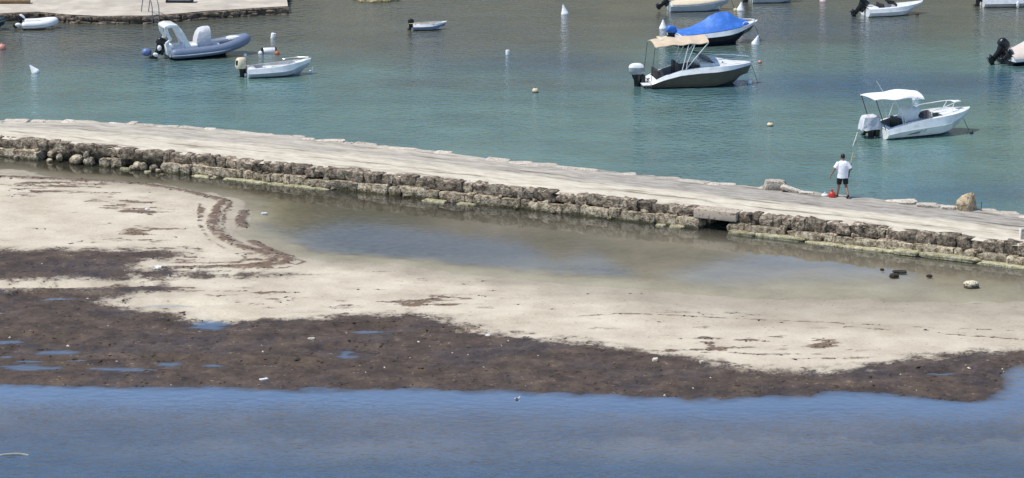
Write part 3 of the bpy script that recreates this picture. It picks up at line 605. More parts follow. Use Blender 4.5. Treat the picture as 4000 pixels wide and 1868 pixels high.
for i, x in enumerate(xs2):
    a = wl2[i]; b_ = fe2[i]; k0, k1 = max(0, i-8), min(len(xs2)-1, i+8); t = (wl2[k1]-wl2[k0]).normalized(); nr = Vector((t.y, -t.x, 0))
    if i: cum += (wl2[i]-wl2[i-1]).length
    jag = 0.09*mnoise.fractal(Vector((cum*1.7, 3.3, 0)), 1, 2, 4); jf = 0.28*mnoise.fractal(Vector((cum*0.8, 9.3, 0)), 1, 2, 4)
    a = a-nr*(0.33+jag); b_ = b_+Vector((0, jf, 0)); W = (Vector((b_.x, b_.y, 0))-Vector((a.x, a.y, 0))).length
    for j in range(NV):
        u = j/(NV-1); p = a.lerp(b_, u); nz = mnoise.fractal(Vector((p.x*0.9, p.y*0.9, 5)), 1, 2, 4)*0.022+mnoise.noise(Vector((p.x*0.25, p.y*0.25, 2)))*0.02
        z = float(topz(u))+nz*(1.0 if u > 0.05 else 0.6)
        if u == 0: z -= 0.05
        vs.append(Vector((p.x, p.y, z))-bw.location); uvs.append((cum, u*W))
        right = float(sm(1500, 3300, x)); w = 0.14+float(sm(0.28, 0.6, u))*(0.40+0.36*right)+0.5*math.exp(-((x-3330)/420)**2)*float(sm(0.35, 0.6, u))
        wth.append(w)
    vs.append(Vector((b_.x, b_.y+0.12, -1.4))-bw.location); uvs.append((cum, W+1.5)); wth.append(0.6)
NR = NV+1; fs = [(i*NR+j, (i+1)*NR+j, (i+1)*NR+j+1, i*NR+j+1) for i in range(len(xs2)-1) for j in range(NR-1)]
me = bpy.data.meshes.new('paving'); me.from_pydata(vs, [], fs); me.update()
ul = me.uv_layers.new(name='UVMap'); li = np.empty(len(me.loops), np.int32); me.loops.foreach_get('vertex_index', li); ul.data.foreach_set('uv', np.array(uvs, np.float32)[li].ravel())
at = me.attributes.new('weathered', 'FLOAT', 'POINT'); at.data.foreach_set('value', np.array(wth, np.float32))
me.shade_smooth(); me.set_sharp_from_angle(angle=R(35)); me.materials.append(paving_material())
po = bpy.data.objects.new('paving', me); COL.objects.link(po); po.parent = bw
# pale flat stones along the bay edge
x = -400.0; k = 0
while x < 4400:
    w = random.uniform(30, 110)
    if not (2985 < x < 3470) and random.random() < 0.92:
        p = fit(FEPX, 4, np.array([x+w/2]), ZT_FAR)[0]; L = w/95.0
        o = bwput('edge_stone', E_M[k % 8], Vector((p.x, p.y-random.uniform(0.0, 0.35), ZT_FAR+random.uniform(-0.055, -0.02))), (L*1.12, random.uniform(0.35, 0.75), random.uniform(0.09, 0.15)), (random.uniform(-.08, .08), random.uniform(-.06, .06), -0.25+random.uniform(-.2, .2))); k += 1
    x += w*random.uniform(0.85, 1.1)
def bwz(px, py):
    """height of the concrete top at a surveyed spot"""
    z = 0.55
    for _ in range(4):
        g = G(px, py, z); i = int(np.argmin([abs(q.x-g.x) for q in wl2])); a, b_ = wl2[i], fe2[i]
        z = float(topz(np.clip((g.y-a.y)/(b_.y-a.y), 0, 1)))
    return G(px, py, z)

# ================================================================== boats
def bfun(B, t0=0.45, p=2.2, st=0.92):
    def f(t):
        a = st+(1-st)*sm(0, t0, t); u = np.clip((t-t0)/(1-t0), 0, 1)
        return float(B/2*a*(1-u**p)+0.02)
    return f
def hull(root, L, B, h0, h1, hullm, deckm, linm, band=0.62, bandm=None, op=(0.04, 0.66), sw=0.13, floor=0.10, draft=0.16, rake=0.13, hm=None, t0=0.45, p=2.4, n=22, camber=0.05, strake=True, th=0.92, linpart='cockpit'):
    """planing hull: x forward from the transom, z=0 the water line"""
    b = bfun(B, t0, p)
    def sheer(t): 
        z = h0+(h1-h0)*t**1.8
        if hm is not None: z = np.interp(t, [0, 0.12, 0.28, 0.45, 0.7, 1.0], hm)
        return float(z)
    def X(t, lev): return L*t-L*rake*(1-lev)*float(sm(0.45, 1.0, t))
    def zc(t): return min(0.04+0.55*sheer(1.0)*0.8*float(sm(0.5, 1.0, t))**1.6, sheer(t)-0.03)
    def zk(t): return -draft+(0.42*sheer(1.0)+draft)*float(sm(0.76, 1.0, t))**1.6
    ts = sorted(set([i/n for i in range(n+1)]+[op[0], op[1]]+[0.97, 0.99]))
    def pt(t, lev, sgn):
        if lev == 'k': return Vector((X(t, 0), 0, zk(t)))
        if lev == 'c': return Vector((X(t, 0.35), sgn*b(t)*0.80, zc(t)))
        if lev == 'b': q = band; return Vector((X(t, 0.35+0.65*q), sgn*(b(t)*(1.0-0.10*float(sm(0.6, 1, t)))), zc(t)+(sheer(t)-zc(t))*q))
        return Vector((X(t, 1), sgn*b(t)*th, sheer(t)))
    hb = MB(); hb.loft([[pt(t, 'b', -1), pt(t, 'c', -1), pt(t, 'k', 1), pt(t, 'c', 1), pt(t, 'b', 1)] for t in ts], closed=False, cap0=True, cap1=False)
    hb.obj('hull', hullm, root, smooth=30)
    tb = MB()
    for sg in (-1, 1): tb.loft([[pt(t, 'b', sg)+Vector((0, sg*0.012, 0)), pt(t, 's', sg)+Vector((0, sg*0.012, 0))] for t in ts], closed=False, cap0=False, cap1=False)
    t = ts[0]; tb.add([pt(t, 'b', -1), pt(t, 's', -1), pt(t, 's', 1), pt(t, 'b', 1)], [(0, 1, 2, 3)]); t = 1.0; tb.add([pt(t, 'b', -1), pt(t, 's', -1), pt(t, 's', 1), pt(t, 'b', 1)], [(0, 1, 2, 3)])
    tb.obj('topside_band', bandm or deckm, root, smooth=30)
    dk = MB(); a, c = op
    for i in range(len(ts)-1):
        u, v = ts[i], ts[i+1]
        def row(t, full):
            w = b(t)*th; z = sheer(t); inn = 0 if full else max(w-sw, 0.02)
            ys = [w+(inn-w)*k/3 for k in range(4)]; cb_ = camber
            return [Vector((X(t, 1), y, z+cb_*(1-(y/max(w, .05))**2))) for y in ys]
        full = not (a-1e-6 <= u and v <= c+1e-6)
        for sg in (-1, 1):
            r0 = [Vector((q.x, q.y*sg, q.z)) for q in row(u, full)]; r1 = [Vector((q.x, q.y*sg, q.z)) for q in row(v, full)]
            dk.grid([r0, r1])
    dk.obj('deck', deckm, root, smooth=35)
    ins = [t for t in ts if a-1e-6 <= t <= c+1e-6]; rings = []
    for t in ins:
        w = max(b(t)*th-sw, 0.02); z = sheer(t)+camber*(1-(w/max(b(t)*th, .05))**2)-0.002; x = X(t, 1); fl = min(floor, z-0.1)
        rings.append([Vector((x, -w, z)), Vector((x, -w*0.94, fl)), Vector((x, w*0.94, fl)), Vector((x, w, z))])
    lb = MB(); lb.loft(rings, closed=False); lb.obj(linpart, linm, root, smooth=30)
    if strake:
        for sg in (-1, 1):
            MB().tube([pt(t, 'b', sg)+Vector((0, sg*0.02, 0)) for t in ts], 0.018, 6).obj('rubbing_strake', BLACK if strake == 'dark' else GELG, root)
    return dict(X=X, b=b, sheer=sheer, pt=pt, ts=ts)

def outboard(root, x, y, z, cowl, capm=None, tilt=0.0, sc=1.0, legm=None):
    """cowling, with leg, bracket and propeller below"""
    m = Matrix.Rotation(tilt, 3, 'Y'); legm = legm or BLACK
    def T(p): return m @ (Vector(p)*sc)+Vector((x, y, z))
    prof = [(0.00, 0.50), (0.06, 0.92), (0.16, 1.0), (0.27, 0.97), (0.35, 0.86), (0.41, 0.55), (0.43, 0.2)]
    def ring(k, w):
        return [T((-0.18+0.30*w*math.copysign(abs(math.cos(q))**0.6, math.cos(q))-0.03*k, 0.17*w*math.copysign(abs(math.sin(q))**0.6, math.sin(q)), k+0.10)) for q in [2*math.pi*j/14 for j in range(14)]]
    co = MB().loft([ring(k, w) for k, w in prof]).obj('outboard_motor', cowl, root, smooth=50)
    if capm: MB().loft([ring(k+0.012, w*1.03) for k, w in prof[3:]]).obj('cowl_top', capm, co, smooth=50)
    lg = MB(); 
    def sec(zz, cx, rx, ry): return [T((cx+rx*math.cos(2*math.pi*j/10), ry*math.sin(2*math.pi*j/10), zz)) for j in range(10)]
    lg.loft([sec(0.12, -0.16, 0.22, 0.13), sec(0.02, -0.15, 0.20, 0.11), sec(-0.1, -0.14, 0.15, 0.08), sec(-0.35, -0.15, 0.13, 0.06), sec(-0.50, -0.16, 0.14, 0.05), sec(-0.62, -0.15, 0.17, 0.05), sec(-0.72, -0.15, 0.12, 0.03)])
    lg.loft([sec(-0.44, -0.22, 0.24, 0.13), sec(-0.46, -0.22, 0.24, 0.13)])
    lg.tube([T((0.06, 0, -0.60)), T((-0.05, 0, -0.60)), T((-0.30, 0, -0.60)), T((-0.36, 0, -0.60))], [0.01*sc, 0.06*sc, 0.055*sc, 0.02*sc], 8)
    lg.obj('motor_leg', legm, co, smooth=50)
    MB().box(T((0.05, 0, -0.08)), (0.16*sc, 0.24*sc, 0.34*sc), m).obj('mounting_bracket', legm, co, bevel=0.015)
    pb = MB()
    for k in range(3):
        a = 2*math.pi*k/3; d = Vector((0, math.cos(a), math.sin(a))); e = Vector((0.4, -math.sin(a), math.cos(a)))
        c0 = Vector((-0.37, 0, -0.60)); P = [[T(c0+d*(0.03+0.11*i/3)+e*(0.06*(j-1)*math.sin(0.5+2.2*i/3)*0.8)) for j in range(3)] for i in range(4)]
        pb.grid(P, 0.012)
    pb.obj('propeller', legm, co)
    return co

def sheet(root, name, mat, f, nu=16, nv=12, thick=0.02, parent=None, smooth=60):
    return MB().grid([[Vector(f(i/(nu-1), j/(nv-1))) for j in range(nv)] for i in range(nu)], thick).obj(name, mat, parent or root, smooth=smooth)
def rail(root, name, pts, r=0.016, mat=None, parent=None): return MB().tube(pts, r, 7).obj(name, mat or STEEL, parent or root)
def curve(P, n=8):
    P = [Vector(p) for p in P]; out = []
    for i in range(len(P)-1):
        p0 = P[max(i-1, 0)]; p1 = P[i]; p2 = P[i+1]; p3 = P[min(i+2, len(P)-1)]
        for k in range(n):
            t = k/n; out.append(0.5*((2*p1)+(p2-p0)*t+(2*p0-5*p1+4*p2-p3)*t*t+(3*p1-p0-3*p2+p3)*t**3))
    return out+[P[-1]]
def boat(name, px, py, deg, label, cat='boat', roll=0, trim=0):
    g = G(px, py); r = empty(name, tuple(g), (R(roll), R(-trim), R(deg))); tag(r, label, cat, 'boats moored in the bay'); return r
def solid(root, name, mat, prof, y0, y1, bevel=0.02, taper=1.0):
    """side profile (x,z) extruded across the boat"""
    return MB().loft([[Vector((x, y0*taper, z)) for x, z in prof], [Vector((x, y1*taper, z)) for x, z in prof]]).obj(name, mat, root, bevel=bevel, smooth=45)

# ---- cuddy cabin boat with tan sunshade
r = boat('cabin_boat', 2530, 336, 10, 'olive-brown cabin motorboat with white deck and tan sunshade on slanting poles')
H = hull(r, 5.0, 2.05, 0.2, 0.8, OLIVE, GEL, GLINER, band=0.74, op=(0.05, 0.52), sw=0.16, floor=0.16, draft=0.2, rake=0.07, hm=[0.28, 0.56, 0.82, 0.93, 0.98, 1.0], strake=False, p=3.4, camber=0.04)
cab = MB(); xs_ = [2.35, 2.6, 3.0, 3.5, 4.0, 4.4]; hs_ = [0.30, 0.36, 0.35, 0.27, 0.15, 0.03]; ws = [0.74, 0.74, 0.70, 0.58, 0.40, 0.22]
cab.loft([[Vector((x, w*math.cos(q)*(1-0.12*max(0, math.sin(q))), 0.88+0.02*x/4+(h+0.03)*max(0, math.sin(q))**0.6)) for q in [math.pi*k/12 for k in range(13)]] for x, h, w in zip(xs_, hs_, ws)], closed=True)
cab.obj('cabin_top', GEL, r, smooth=50)
for k, (wx_, wl_) in enumerate([(2.95, 0.42), (3.45, 0.16)]): MB().ell((wx_, -0.60+0.10*k*1.2, 1.10-0.03*k), wl_*0.3, 0.03, 0.07, 12, 6).obj('porthole', GLASS, r)
sheet(r, 'windscreen', GLASS, lambda u, v: (2.50+0.28*(1-u)*1.0-0.32*(2*v-1)**2+0.30*(1-u), (2*v-1)*(0.80-0.06*u), 1.18+0.32*u), 5, 14, 0.015)
for sg in (-1, 1): solid(r, 'helm_seat', DKVINYL, [(1.35, 0.16), (1.85, 0.16), (1.9, 0.62), (1.48, 0.66), (1.36, 1.12), (1.24, 1.12), (1.24, 0.5)], sg*0.42-0.26, sg*0.42+0.26, 0.04)
solid(r, 'stern_bench', DKVINYL, [(0.30, 0.16), (0.78, 0.16), (0.80, 0.48), (0.50, 0.52), (0.42, 0.80), (0.30, 0.80)], -0.7, 0.7, 0.04)
MB().box((2.15, -0.4, 0.70), (0.3, 0.7, 0.6)).obj('dashboard', DKVINYL, r, bevel=0.05)
MB().box((-0.12, 0, 0.16), (0.5, 1.5, 0.06)).obj('swim_platform', GEL, r, bevel=0.02)
sheet(r, 'sunshade', TANC, lambda u, v: (0.15+2.55*u, (2*v-1)*0.88, 2.08+0.14*(1-(2*v-1)**2)-0.05*(2*v-1)**8+0.10*u-0.05*math.sin(u*math.pi*3)**2-0.10*max(0, 0.12-u)*8), 24, 14, 0.03)
sheet(r, 'sunshade_fold', CREAMC, lambda u, v: (0.55+0.5*u, (2*v-1)*0.5+0.25, 2.19+0.02*math.sin(u*9)), 6, 5, 0.03)
for sg in (-1, 1):
    rail(r, 'pole', [(2.68, sg*0.86, 2.10), (1.62, sg*0.92, 0.9)], 0.025, ALU); rail(r, 'pole', [(1.75, sg*0.86, 2.05), (1.40, sg*0.92, 0.70)], 0.02, ALU)
    rail(r, 'pole', [(2.05, sg*0.86, 2.06), (1.68, sg*0.92, 1.2), (1.62, sg*.92, 0.8)], 0.02, ALU); rail(r, 'backstay', [(0.16, sg*0.86, 1.98), (-0.02, sg*0.86, 0.35)], 0.012, BLACK)
for sg in (-1, 1): rail(r, 'bow_rail', curve([(2.9, sg*0.78, 1.0), (3.1, sg*0.76, 1.24), (4.0, sg*0.5, 1.28), (4.75, sg*0.12, 1.26), (4.95, 0, 1.22)]), 0.014)
MB().box((4.85, 0, 1.05), (0.4, 0.16, 0.08)).obj('anchor_roller', STEEL, r, bevel=0.01)
outboard(r, -0.30, 0.0, 0.42, GREY, WHITEP, 0.0, 1.25)
rail(r, 'mooring_line', curve([(4.95, 0, 0.88), (5.12, -0.05, 0.4), (5.25, -0.1, -0.05)]), 0.012, DKROPE)

# ---- boat under blue tarpaulin
r = boat('covered_boat', 2632, 178, 20, 'black-hulled white motorboat under a peaked bright blue tarpaulin')
H = hull(r, 4.5, 1.9, 0.60, 1.0, NAVY, GEL, LINER, band=0.66, op=(0.05, 0.6), sw=0.15, rake=0.15, strake=False, camber=0.05)
def tarp(u, v):
    t = 0.02+0.84*u; w = H['b'](t)*(0.93 if u < 0.8 else 0.93-0.5*(u-0.8)); y = (2*v-1)
    ridge = np.interp(u, [0, 0.12, 0.3, 0.5, 0.62, 0.72, 0.84, 1], [0.10, 0.10, 0.30, 0.66, 0.80, 0.74, 0.40, 0.10])
    z = H['sheer'](t)+0.05+ridge*(1-abs(y)**1.15)-0.02*(abs(y) > 0.93)
    z += 0.045*mnoise.fractal(Vector((u*7, y*2.2, 3)), 1, 2, 3)*(1-y*y)*1.6+0.05*math.sin(u*17+y*3)*(1-abs(y))*abs(y)*1.5
    return (H['X'](t, 1), y*w, z)
sheet(r, 'tarpaulin', BLUEC, tarp, 20, 15, 0.02, None, 14)
co = outboard(r, -0.02, 0, 0.52, BLUEC, None, 0.15, 0.9)
MB().ell((0.25, -0.2, 0.62), 0.22, 0.25, 0.14).obj('covered_seat', BLUEC, r)
for sg in (-1, 1): rail(r, 'bow_rail', curve([(3.5, sg*0.5, 0.72), (3.55, sg*0.5, 1.02), (4.1, sg*0.25, 1.06), (4.35, 0, 1.06)]), 0.02, WHITEP)
rail(r, 'mooring_line', [(4.4, 0, 0.7), (4.62, -0.1, 0.1), (4.7, -0.15, -0.05)], 0.012, DKROPE)

# ---- white centre console boat
r = boat('console_boat', 3434, 535, 22, 'white open motorboat with white sunshade and covered console, nearest to the breakwater', trim=1.5)
H = hull(r, 4.45, 1.95, 0.36, 0.72, GEL, GEL, GLINER, band=0.5, op=(0.05, 0.62), sw=0.17, floor=0.16, draft=0.16, rake=0.10, hm=[0.42, 0.56, 0.68, 0.75, 0.82, 0.88], p=3.4, strake=True, camber=0.04)
MB().loft([[Vector((1.55+0.32*a*w, 0.36*b_*w, z)) for a, b_ in [(-1, -1), (-1, 1), (1, 1), (1, -1)]] for z, w in [(0.16, 0.9), (0.7, 0.95), (0.95, 1.0), (1.0, 0.8)]]).obj('console', GEL, r, bevel=0.03)
def cover(u, v):
    a = 2*math.pi*v; k = [1.10, 1.16, 1.12, 1.05, 0.86, 0.45, 0.05][int(round(u*6))]; z = [0.62, 0.72, 0.86, 1.02, 1.14, 1.19, 1.20][int(round(u*6))]
    c = math.copysign(abs(math.cos(a))**0.6, math.cos(a)); s_ = math.copysign(abs(math.sin(a))**0.6, math.sin(a))
    w = 0.05*mnoise.noise(Vector((c*2, s_*2, u*3)))
    return (1.5+0.42*k*c+w, 0.42*k*s_+w, z+0.03*math.sin(a*3)*(u < .5))
MB().loft([[Vector(cover(i/6, j/20)) for j in range(20)] for i in range(7)]).obj('console_cover', CLOTHW, r, smooth=60)
MB().lathe([(0.02, 0), (0.13, 0.0), (0.14, 0.03), (0.09, 0.05), (0.02, 0.05)], 14, (1.80, -0.43, 0.86), Matrix.Rotation(R(70), 3, 'X')).obj('steering_wheel', DKVINYL, r)
solid(r, 'leaning_seat', DKVINYL, [(0.72, 0.16), (1.05, 0.16), (1.1, 0.5), (0.95, 0.56), (0.86, 0.80), (0.74, 0.80)], -0.42, 0.42, 0.03)
solid(r, 'stern_bench', GLINER, [(0.2, 0.16), (0.5, 0.16), (0.5, 0.44), (0.2, 0.46)], -0.55, 0.55, 0.03)
sheet(r, 'sunshade', CLOTHW, lambda u, v: (-0.55+2.35*u, (2*v-1)*0.80*(0.88+0.12*min(1, u*2.5)), 1.80+0.15*(1-(2*v-1)**2)*min(1, 0.25+u*2.2)-0.08*abs(2*v-1)**6*u-0.10*max(0, u-0.86)*5+0.03*math.sin(u*12)), 26, 14, 0.03)
for sg in (-1, 1):
    rail(r, 'pole', [(-0.5, sg*0.7, 1.78), (-0.05, sg*0.72, 0.42)], 0.02, RUST); rail(r, 'pole', [(0.35, sg*0.78, 1.74), (0.72, sg*0.76, 1.0), (0.8, sg*0.76, 0.55)], 0.02, ALU)
    rail(r, 'pole', [(1.45, sg*0.78, 1.76), (1.05, sg*0.76, 1.1), (0.82, sg*0.76, 0.55)], 0.022, ALU)
rail(r, 'antenna', [(0.5, 0.6, 1.85), (0.2, 0.62, 2.35)], 0.01, WHITEP)
for sg in (-1, 1):
    rail(r, 'bow_rail', curve([(2.2, sg*0.70, 0.74), (2.25, sg*0.70, 1.04), (2.9, sg*0.58, 1.14), (3.5, sg*0.32, 1.22), (3.85, 0, 1.22)]), 0.02, WHITEP)
    rail(r, 'rail_post', [(3.3, sg*0.42, 0.80), (3.5, sg*0.32, 1.21)], 0.018, WHITEP)
MB().box((3.78, 0, 1.22), (0.34, 0.30, 0.04)).obj('bow_plate', WHITEP, r, bevel=0.015)
MB().box((2.9, 0, 0.86), (0.7, 0.5, 0.04)).obj('fore_hatch', GEL, r, bevel=0.015)
co = outboard(r, -0.16, 0.05, 0.34, BLACK, None, 0.12, 1.15)
def mcover(u, v):
    a = 2*math.pi*v; i = int(round(u*6)); k = [1.25, 1.22, 1.12, 1.0, 0.86, 0.5, 0.05][i]; z = [0.40, 0.52, 0.68, 0.84, 0.96, 1.0, 0.99][i]
    c = math.copysign(abs(math.cos(a))**0.55, math.cos(a)); s_ = math.copysign(abs(math.sin(a))**0.55, math.sin(a)); w = 0.10*mnoise.noise(Vector((c*2.5, s_*2.5, u*4+7)))
    return (-0.42+0.40*k*c+w, 0.05+0.30*k*s_+w, z+w*0.6)
MB().loft([[Vector(mcover(i/6, j/22)) for j in range(22)] for i in range(7)]).obj('motor_cover', CLOTHG, r, smooth=60)
outboard(r, -0.22, 0.62, 0.22, WHITEP, None, 0.5, 0.55)
rail(r, 'boarding_ladder', [(-0.05, 0.45, 0.45), (-0.55, 0.50, 0.62), (-0.62, 0.5, 0.35)], 0.02, STEEL)
rail(r, 'anchor_line', curve([(4.05, 0, 0.66), (4.15, -0.05, 0.35), (4.32, -0.15, -0.1)]), 0.012, DKROPE)

dec = MB()
for t0_, t1_, q0, q1 in ((0.20, 0.34, 0.30, 0.55), (0.27, 0.36, 0.55, 0.75), (0.36, 0.39, 0.45, 0.85)):
    f_ = lambda t, q: H['pt'](t, 'c', -1).lerp(H['pt'](t, 'b', -1), q)+Vector((0, -0.008, 0))
    dec.add([f_(t0_, q0), f_(t1_, q0+0.12), f_(t1_+0.01, q1), f_(t0_+0.05, q1-0.05)], [(0, 1, 2, 3)])
dec.obj('hull_emblem', BLACK, r, smooth=0)
rail(r, 'mooring_line', [(0.1, 0.8, 0.35), (-0.35, 0.95, 0.02), (-0.5, 1.0, -0.08)], 0.012, DKROPE)

# ---- grey-blue inflatable with white arch
r = boat('rigid_inflatable', 652, 226, 20, 'grey-blue inflatable boat with white roll arch and covered console', trim=1)
tp = curve([(0.0, -0.80, 0.30), (1.0, -0.82, 0.30), (2.4, -0.80, 0.36), (3.3, -0.60, 0.50), (3.85, -0.25, 0.62), (4.0, 0, 0.66), (3.85, 0.25, 0.62), (3.3, 0.60, 0.50), (2.4, 0.80, 0.36), (1.0, 0.82, 0.30), (0.0, 0.80, 0.30)], 6)
rr_ = [0.245*(0.55 if i in (0, len(tp)-1) else (0.9 if i in (1, len(tp)-2) else 1)) for i in range(len(tp))]
MB().tube(tp, rr_, 16).obj('tube', TUBEB, r, smooth=70)
for sg in (-1, 1): MB().tube([Vector((p.x*1.01, p.y*1.29 if abs(p.y) > .3 else p.y*1.5, p.z-0.06)) for p in tp if (p.y*sg >= 0 and p.x < 3.7)], 0.03, 6).obj('rubbing_strake', GELG, r)
hull(r, 3.8, 1.5, 0.20, 0.42, NAVY, GELG, GLINER, band=0.6, op=(0.03, 0.8), sw=0.05, floor=0.12, draft=0.18, rake=0.12, strake=False)
for sg in (-1, 1):
    pth = curve([(1.0, sg*0.60, 0.42), (0.84, sg*0.60, 0.80), (0.60, sg*0.58, 1.30), (0.40, sg*0.52, 1.60)], 6)
    rings = []
    for i_, p_ in enumerate(pth):
        u = i_/(len(pth)-1); w = 0.13-0.03*u+0.16*max(0, 0.35-u); rings.append([p_+Vector((a*w, b_*0.06, 0)) for a, b_ in [(-1, -1), (1, -1), (1, 1), (-1, 1)]])
    MB().loft(rings).obj('arch_leg', GEL, r, bevel=0.02, smooth=45)
    MB().loft([[p_+Vector((a*0.09, b_*0.05, 0)) for a, b_ in [(-1, -1), (1, -1), (1, 1), (-1, 1)]] for p_ in curve([(0.05, sg*0.58, 0.42), (-0.12, sg*0.58, 0.80), (0.06, sg*0.56, 0.98), (-0.08, sg*0.54, 1.25), (-0.14, sg*0.52, 1.58)], 5)]).obj('arch_strut', GEL, r, bevel=0.015, smooth=45)
MB().loft([[Vector((x, y, z)) for x, z in [(-0.24, 1.54), (-0.20, 1.66), (0.05, 1.73), (0.42, 1.69), (0.52, 1.55)]] for y in (-0.62, -0.3, 0.3, 0.62)]).obj('arch_top', GEL, r, bevel=0.025, smooth=45)
solid(r, 'stern_seat', GEL, [(0.25, 0.14), (1.45, 0.14), (1.45, 0.62), (0.85, 0.62), (0.72, 0.48), (0.25, 0.42)], -0.52, 0.52, 0.04)
solid(r, 'transom_locker', GEL, [(-0.1, 0.2), (0.2, 0.2), (0.3, 0.62), (0.16, 0.74), (-0.16, 0.70)], -0.5, 0.5, 0.03)
MB().loft([[Vector((1.70+dx+0.34*a*w, 0.36*b_*w, z)) for a, b_ in [(-1, -1), (-1, 0), (-1, 1), (0, 1.1), (1, 1), (1, 0), (1, -1), (0, -1.1)]] for z, w, dx in [(0.14, 1.05, 0.10), (0.5, 1.1, 0.08), (0.85, 1.05, 0.10), (1.15, 0.90, 0.15), (1.33, 0.70, 0.21), (1.40, 0.42, 0.30)]]).obj('console_cover', CLOTHG, r, smooth=50)
MB().ell((2.42, 0, 0.42), 0.28, 0.3, 0.16).obj('fore_seat', GEL, r)
MB().loft([[Vector((3.30+0.34*math.cos(q)*w+0.05, 0.30*math.sin(q)*w, z)) for q in [2*math.pi*k/14 for k in range(14)]] for z, w in [(0.66, 0.8), (0.72, 1.05), (0.80, 1.0), (0.84, 0.6)]]).obj('bow_cushion', GEL, r, smooth=50)
outboard(r, -0.22, 0, 0.42, BLACK, None, 0.55, 1.0)
MB().ell((-0.95, 0.2, 0.32), 0.26, 0.2, 0.2).obj('motor_cover', BLUECOWL, r)
MB().ell((-0.42, -0.25, 0.55), 0.11, 0.09, 0.14).obj('fender', WHITEP, r); MB().ell((-0.62, -0.28, 0.24), 0.15, 0.09, 0.10, m=Matrix.Rotation(0.4, 3, 'Y')).obj('fender', WHITEP, r)

# ---- open grey-white boat with tan motor cover
r = boat('open_boat', 962, 300, 16, 'open pale grey boat with white gunwale and tan cloth over its motor', trim=0.5)
H = hull(r, 3.15, 1.35, 0.44, 0.70, GELG, GEL, LINER, band=0.45, op=(0.06, 0.74), sw=0.12, floor=0.08, draft=0.12, rake=0.06, t0=0.35, camber=0.03)
for x in (0.35, 1.15, 1.95): MB().box((x, 0, 0.36), (0.26, 1.02-0.1*max(0, x-1.2), 0.035)).obj('thwart', GEL, r, bevel=0.01)
solid(r, 'side_locker', GEL, [(0.9, 0.1), (2.1, 0.1), (2.1, 0.40), (0.9, 0.38)], 0.34, 0.5, 0.015)
for sg in (-1, 1): rail(r, 'grab_rail', curve([(1.9, sg*0.52, 0.56), (1.95, sg*0.52, 0.66), (2.6, sg*0.33, 0.74), (3.05, 0, 0.76)]), 0.013)
outboard(r, -0.06, 0, 0.40, BLACK, None, 0.0, 0.9)
MB().loft([[Vector((-0.22+0.25*w*math.cos(q)*(1+0.12*math.sin(3*q)), 0.22*w*math.sin(q)*(1+0.1*math.cos(2*q)), z)) for q in [2*math.pi*k/14 for k in range(14)]] for z, w in [(0.42, 1.0), (0.5, 1.12), (0.68, 1.08), (0.84, 0.95), (0.92, 0.7), (0.94, 0.2)]]).obj('motor_cover', CREAMC, r, smooth=60)
MB().ell((3.16, -0.12, 0.16), 0.06, 0.06, 0.17).obj('fender', WHITEP, r)

# ---- little rowing dinghy
r = boat('rowing_dinghy', 1612, 116, 6, 'tiny white-rimmed dinghy with blue-grey hull alone mid-bay')
hull(r, 1.75, 0.95, 0.30, 0.40, pm('blue_grey_paint', (0.20, 0.25, 0.34), 0.4, 0.12, 4), GEL, LINER, band=0.6, op=(0.05, 0.86), sw=0.07, floor=0.05, draft=0.08, rake=0.08, t0=0.3, camber=0.02, strake=False)
for x in (0.3, 0.95): MB().box((x, 0, 0.24), (0.2, 0.72, 0.03)).obj('thwart', GEL, r, bevel=0.008)
outboard(r, -0.02, -0.05, 0.26, BLACK, None, 0.2, 0.55); rail(r, 'oar', [(-0.2, -0.3, 0.36), (1.1, -0.44, 0.36)], 0.018, PALEWOOD)

# ---- white inflatable tender
r = boat('inflatable_tender', 85, 112, 8, 'small white inflatable tender with black-legged motor near the quay')
tp = curve([(0.0, -0.44, 0.24), (0.8, -0.46, 0.25), (1.4, -0.36, 0.31), (1.68, 0, 0.36), (1.4, 0.36, 0.31), (0.8, 0.46, 0.25), (0.0, 0.44, 0.24)], 7)
MB().tube(tp, [0.19*(0.5 if i in (0, len(tp)-1) else (0.85 if i in (1, len(tp)-2) else 1)) for i in range(len(tp))], 14).obj('tube', TUBEW, r, smooth=70)
MB().grid([[Vector((x, y, 0.10)) for y in (-0.34, 0, 0.34)] for x in (0.05, 0.6, 1.2)], 0.05).obj('floorboard', GLINER, r)
MB().box((0.08, 0, 0.28), (0.05, 0.66, 0.34)).obj('transom', GLINER, r, bevel=0.01); MB().box((0.8, 0, 0.38), (0.2, 0.9, 0.03)).obj('thwart', LINER, r, bevel=0.008)
for sg in (-1, 1): MB().tube([Vector((p.x, p.y*1.40, p.z-0.02)) for p in tp if p.y*sg > 0.2], 0.018, 6).obj('rubbing_strake', GLINER, r)
outboard(r, -0.02, 0, 0.34, BLACK, WHITEP, 0.7, 0.62)
MB().ell((-0.18, -0.30, 0.25), 0.16, 0.10, 0.10).obj('fender', WHITEP, r)

# ---- dark green boat cut by the left edge
r = boat('green_boat', -215, 118, 4, 'dark green boat hull poking in at the left edge')
hull(r, 3.05, 1.3, 0.5, 0.56, GREENH, GREENH, GLINER, band=0.7, op=(0.06, 0.8), sw=0.1, rake=0.02, p=5, t0=0.5)
for x in (0.6, 1.5): MB().box((x, 0, 0.34), (0.25, 0.95, 0.035)).obj('thwart', TEAK, r, bevel=0.01)

